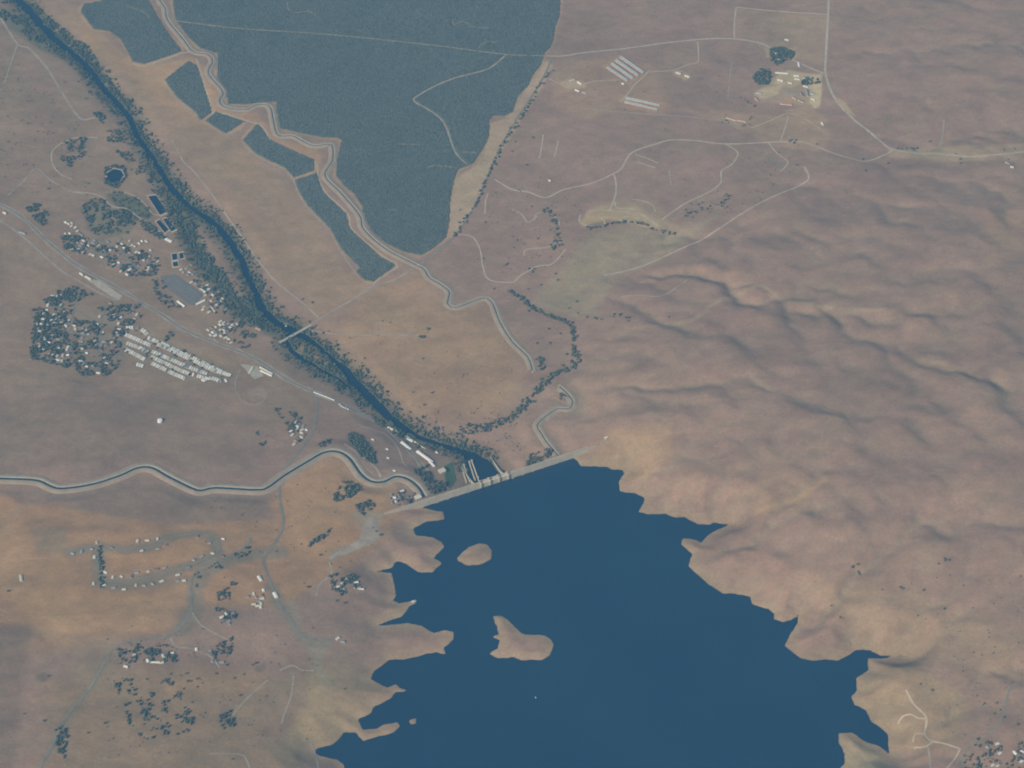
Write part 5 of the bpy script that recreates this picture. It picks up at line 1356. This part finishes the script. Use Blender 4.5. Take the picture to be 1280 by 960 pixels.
for px, dens, thr in ([(0,12),(30,25),(60,55),(48,60),(25,40),(0,22)], .011, -.1), ([(45,8),(60,22),(90,45),(112,60),(128,90),(152,118),(165,128),(160,138),(130,100),(105,75),(70,45),(50,20)], .012, -.2), \
    ([(125,165),(150,162),(160,190),(180,205),(200,230),(215,250),(205,255),(180,230),(160,205),(140,185)], .007, .0), \
    ([(165,160),(178,165),(195,185),(215,215),(235,240),(225,240),(200,210),(180,185)], .008, -.1), \
    ([(212,245),(235,262),(250,300),(275,335),(300,375),(315,395),(290,375),(262,340),(240,312),(225,285)], .010, -.15), \
    ([(290,375),(318,372),(340,400),(350,412),(335,415),(310,405)], .013, -.25), ([(322,345),(335,372),(365,402),(380,412),(400,430),(430,450),(450,465),(470,490),(500,522),(520,535),(500,535),(470,505),(440,470),(400,440),(370,418),(340,395)], .007, -.05), \
    ([(370,428),(385,432),(405,447),(418,460),(405,458),(385,445)], .005, .05), ([(395,455),(430,468),(440,482),(425,478)], .008, -.1), \
    ([(455,510),(490,535),(510,548),(500,548),(470,530)], .009, -.1), ([(520,520),(560,525),(600,532),(640,530),(600,545),(560,545),(530,540)], .006, .05), \
    ([(648,575),(668,565),(690,562),(688,572),(660,585),(645,590)], .012, -.1), ([(560,558),(590,558),(604,566),(600,570),(575,564)], .012, -.2):
    river_p.append(fill_poly(px, dens * 1.5, 70, 3, thr))
P = np.vstack(river_p); P = P[grid_interp(SDR, P) > -3.5]
rd = rng.uniform(2.6, 6.4, len(P)) 
struct('riverside_trees', scatter_mesh('riverside_trees', P, rd * (.75 + .5 * (perlin(P[:, 0] / 60, P[:, 1] / 60, 97) > .05)), rd * rng.uniform(1.5, 2.1, len(P)), P1, M['riparian']), 'stuff', 'band of dark green trees along both river banks')
n_rip = len(P)

town_p = list(extra_p)
for px, n, sp in (([(636,364),(650,372),(662,383),(680,393),(700,400),(713,408),(718,425),(716,437),(722,447),(724,453)], 150, 6), ([(720,455),(708,463),(693,468),(682,478),(672,490),(660,503),(648,515),(630,527),(610,533),(590,534)], 190, 10), ([(674,448),(677,462)], 18, 7),
    ([(688,88),(676,105),(663,128),(648,152),(635,172),(622,195),(608,225),(596,250),(582,275),(566,298)], 110, 5), ([(684,262),(692,275),(696,292),(690,312)], 40, 9), ([(727,283),(745,285),(762,281),(780,278),(800,280),(815,286),(830,291),(845,294)], 50, 4), ([(735,397),(750,400),(775,394),(786,402)], 14, 4), ([(860,270),(880,262),(905,255),(908,245)], 26, 12)):
    town_p.append(along(px, n, sp))
for px, dens, cl, thr in (
 ([(40,388),(65,366),(95,358),(118,370),(118,384),(175,380),(178,398),(160,408),(155,430),(150,455),(135,470),(100,470),(75,458),(36,448),(40,405)], .0085, 55, -.08),
 ([(60,370),(100,360),(118,380),(95,388),(62,382)], .008, 40, -.2), ([(42,395),(80,395),(85,420),(70,445),(40,440)], .007, 40, -.15),
 ([(75,295),(95,295),(110,300),(105,318),(80,312)], .014, 50, -.3), ([(105,300),(150,305),(200,320),(198,345),(160,345),(130,330)], .009, 45, -.05),
 ([(100,260),(112,250),(128,248),(140,262),(142,290),(128,300),(112,288)], .007, 35, -.05), ([(140,262),(158,262),(172,275),(160,292),(145,290)], .011, 50, -.2),
 ([(132,242),(150,240),(178,252),(193,268),(185,275),(165,268),(145,258)], .004, 30, 0), ([(172,275),(185,278),(207,297),(200,300),(180,288)], .014, 60, -.3),
 ([(131,210),(142,206),(155,208),(160,222),(145,236),(130,230)], .012, 60, -.6), ([(115,142),(125,140),(132,148),(128,155),(122,148)], .014, 40, -.5),
 ([(30,258),(45,252),(60,268),(58,285),(45,278)], .010, 50, -.1), ([(80,175),(108,172),(105,200),(90,210),(75,205)], .006, 40, 0),
 ([(435,543),(441,540),(452,546),(467,565),(471,578),(465,581),(450,570),(436,553)], .02, 60, -1), ([(428,602),(448,605),(450,612),(440,622),(418,628),(415,622)], .014, 50, -.3),
 ([(445,632),(462,625),(470,632),(455,645),(448,640)], .013, 50, -.3), ([(385,680),(400,670),(415,660),(412,668),(395,680),(380,686)], .012, 50, -.2),
 ([(962,62),(975,58),(993,66),(990,74),(970,82),(962,75)], .016, 60, -.5), ([(940,96),(950,86),(963,90),(963,106),(945,106)], .012, 60, -.4), ([(1000,101),(1024,99),(1024,105),(1002,108)], .010, 40, -.2), ([(340,510),(370,515),(385,530),(375,560),(366,555),(355,530)], .006, 40, 0), ([(318,540),(335,545),(330,560),(318,555)], .006, 40, 0), ([(398,555),(412,550),(410,560),(398,560)], .009, 40, -.2),
 ([(146,812),(165,806),(200,808),(212,805),(222,812),(220,828),(180,828),(150,830)], .0085, 40, -.15), ([(255,812),(275,805),(290,796),(290,815),(275,828),(258,818)], .011, 50, -.2),
 ([(270,732),(295,728),(290,745),(285,765),(300,770),(280,782),(268,772)], .008, 45, 0), ([(122,683),(128,684),(130,735),(124,735)], .010, 40, -.2),
 ([(240,720),(262,708),(290,695),(315,680),(310,695),(270,715),(245,735)], .006, 40, 0.0), ([(155,880),(190,865),(215,880),(245,890),(240,915),(180,925),(160,905)], .006, 45, .02),
 ([(190,845),(250,850),(240,880),(200,870)], .0035, 40, .05), ([(140,855),(165,845),(170,870),(145,870)], .005, 40, 0), ([(272,890),(290,885),(292,910),(275,912)], .010, 40, -.2),
 ([(68,912),(80,908),(86,930),(80,948),(68,940)], .008, 40, -.1), ([(410,720),(445,715),(450,735),(425,745),(415,738)], .009, 40, -.1), ([(1205,945),(1225,925),(1290,930),(1290,965),(1205,965)], .005, 40, .0),
 ([(515,588),(535,582),(540,600),(560,600),(558,612),(540,620),(532,610)], .010, 45, -.2), ([(484,622),(505,612),(522,618),(515,630),(490,636)], .006, 40, 0), ([(265,405),(300,400),(318,412),(320,430),(300,440),(285,425)], .006, 40, 0),
 ([(190,350),(202,348),(210,370),(225,385),(210,385),(195,375)], .009, 40, -.1), ([(240,350),(270,360),(285,380),(280,395),(262,390),(255,370)], .006, 40, 0.), ([(205,420),(218,412),(216,420),(206,428)], .01, 40, -.2),
 ([(525,520),(545,525),(545,532),(520,530)], .006, 40, -.1), ([(700,490),(708,492),(705,502),(698,500)], .006, 40, -.2)):
    town_p.append(fill_poly(px, dens * 1.5, cl, 7, thr))
# loose scrub over the pastures
scrub = []
for px, dens, thr in (([(0,60),(95,150),(120,200),(110,245),(0,245)], .0011, .05), ([(600,245),(720,205),(735,330),(640,350),(590,330)], .0009, 0), ([(1130,720),(1290,720),(1290,960),(1180,940),(1150,820)], .0006, .05), ([(400,400),(560,390),(650,470),(600,530),(500,525)], .0005, .1),
    ([(130,780),(400,780),(440,940),(120,950)], .0007, .05), ([(520,515),(640,515),(660,560),(610,575),(530,545)], .0025, -.1), ([(840,200),(1000,180),(960,260),(850,285)], .0007, .1), ([(720,70),(930,60),(930,170),(720,170)], .0003, .1), ([(230,600),(470,610),(480,700),(330,760),(250,700)], .0006, .1), ([(960,720),(1120,730),(1100,800),(1000,810)], .0004, .1)):
    scrub.append(fill_poly(px, dens, 60, 11, thr))
scrub = np.vstack(scrub); scrub = scrub[(grid_interp(SDR, scrub) > 2) & (grid_interp(sdl, scrub) > 25)]
sr = rng.uniform(1.3, 3.4, len(scrub))
struct('pasture_scrub', scatter_mesh('pasture_scrub', scrub, sr, sr * rng.uniform(1.0, 1.6, len(scrub)), [lowpoly(6, [(.55, .12), (1.0, .42), (.72, .8)], 40 + s_) for s_ in range(4)], M['crown_stuff']), 'stuff', 'loose grey green shrubs dotted over the dry pastures')
# street trees between the mobile homes
town_p.append(fill_poly([(155,412),(185,412),(235,440),(290,468),(285,480),(235,478),(190,458),(155,440)], .0022, 30, 5, 0))
P = np.vstack(town_p)
P = P[grid_interp(SDR, P) > 3]
dmin = np.array([np.min(np.abs(BUILT - p).sum(1)) for p in P])
P = P[dmin > 9.5]
for L_ in LANES: P = P[seg_dist(P, L_) > 6.5]
P = P[sdf_poly(P, LOT) > 2]
P = P[sdf_poly(P, pond_polys[0][0]) > 4]
rd = rng.uniform(2.6, 6.2, len(P))
struct('grove_trees', scatter_mesh('grove_trees', P, rd, rd * rng.uniform(1.5, 2.1, len(P)), P1, M['crown_stuff']), 'stuff', 'dark green garden and grove trees between the houses')
print('stuff trees', n_rip, len(P))

# orchards: ranks of small trees
P0 = [lowpoly(5, [(1.0, .62), (.66, .93)], s_) for s_ in range(5)]
allp = []
for k, pg in enumerate(ORCHARDS):
    q = ground(pg); lo, hi = q.min(0), q.max(0); sp = 7.0 if k == 0 else 6.6
    lo[1] = max(lo[1], -2000); hi[1] = min(hi[1], 3450)
    a = .08
    xs = np.arange(lo[0] - 200, hi[0] + 200, sp); ys = np.arange(lo[1] - 200, hi[1] + 200, sp)
    xx, yy = np.meshgrid(xs, ys); c = (lo + hi) / 2
    P = np.column_stack([(xx.ravel() - c[0]) * math.cos(a) - (yy.ravel() - c[1]) * math.sin(a) + c[0], (xx.ravel() - c[0]) * math.sin(a) + (yy.ravel() - c[1]) * math.cos(a) + c[1]])
    P = P[inside(P, q)]
    P += rng.normal(0, .5, P.shape)
    P = P[rng.random(len(P)) > .012 + .25 * (perlin(P[:, 0] / 160, P[:, 1] / 160, 77) > .52)]
    for A, wd in orch_lines:
        m_ = (P[:, 0] > A[:, 0].min() - 15) & (P[:, 0] < A[:, 0].max() + 15) & (P[:, 1] > A[:, 1].min() - 15) & (P[:, 1] < A[:, 1].max() + 15)
        if m_.any():
            bad = np.zeros(len(P), bool); bad[m_] = seg_dist(P[m_], A[::2] if len(A) > 4 else A) < wd / 2 + 3.2
            P = P[~bad]
    allp.append(P)
P = np.vstack(allp)
rd = rng.uniform(4.3, 4.9, len(P))
struct('orchard_trees', scatter_mesh('orchard_trees', P, rd, rng.uniform(4.5, 5.0, len(P)), P0, M['orchard']), 'stuff', 'ranks of dark green orchard trees in six fields')
print('orchard trees', len(P))

# where the narrow canal dives under the creek: a concrete portal at each end
for px, py, lab in ((667, 464.5, 'concrete portal where the orchard canal dives under the creek'), (699.5, 483, 'concrete portal where the short canal emerges beside the creek')):
    x, y, z = on_ground(px, py)
    t = thing('siphon_portal', lab, 'portal', (x, y, z), .7, 'canal siphon portals')
    obj('headwall', MB().box(-7, 7, -1.2, 1.2, -2, 6).mesh('headwall', M['concrete']), t)
    for s_ in (-1, 1):
        obj('wing_wall', MB().box(s_ * 7 - .5, s_ * 7 + .5, -8, 1.1, -2, 5).mesh('wing_wall', M['concrete']), t)
    obj('deck', MB().box(-7.4, 7.4, -1.6, 3, 6.003, 6.5).mesh('deck', M['dam_concrete']), t)

# ------------------------------------------------------------------ the air
mb = MB().box(-16500, 16500, -16500, 16500, -40, CAM[2] + 60)
hz = bpy.data.materials.new('haze_air'); hz.use_nodes = True
nt = hz.node_tree
for n in list(nt.nodes):
    if n.type == 'BSDF_PRINCIPLED': nt.nodes.remove(n)
pv = nt.nodes.new('ShaderNodeVolumePrincipled')
pv.inputs['Color'].default_value = (*HAZE_COLOR, 1)
pv.inputs['Density'].default_value = HAZE_DENSITY
pv.inputs['Anisotropy'].default_value = 0.0
out = [n for n in nt.nodes if n.type == 'OUTPUT_MATERIAL'][0]
nt.links.new(pv.outputs[0], out.inputs['Volume'])
struct('haze', mb.mesh('haze', hz), 'stuff')
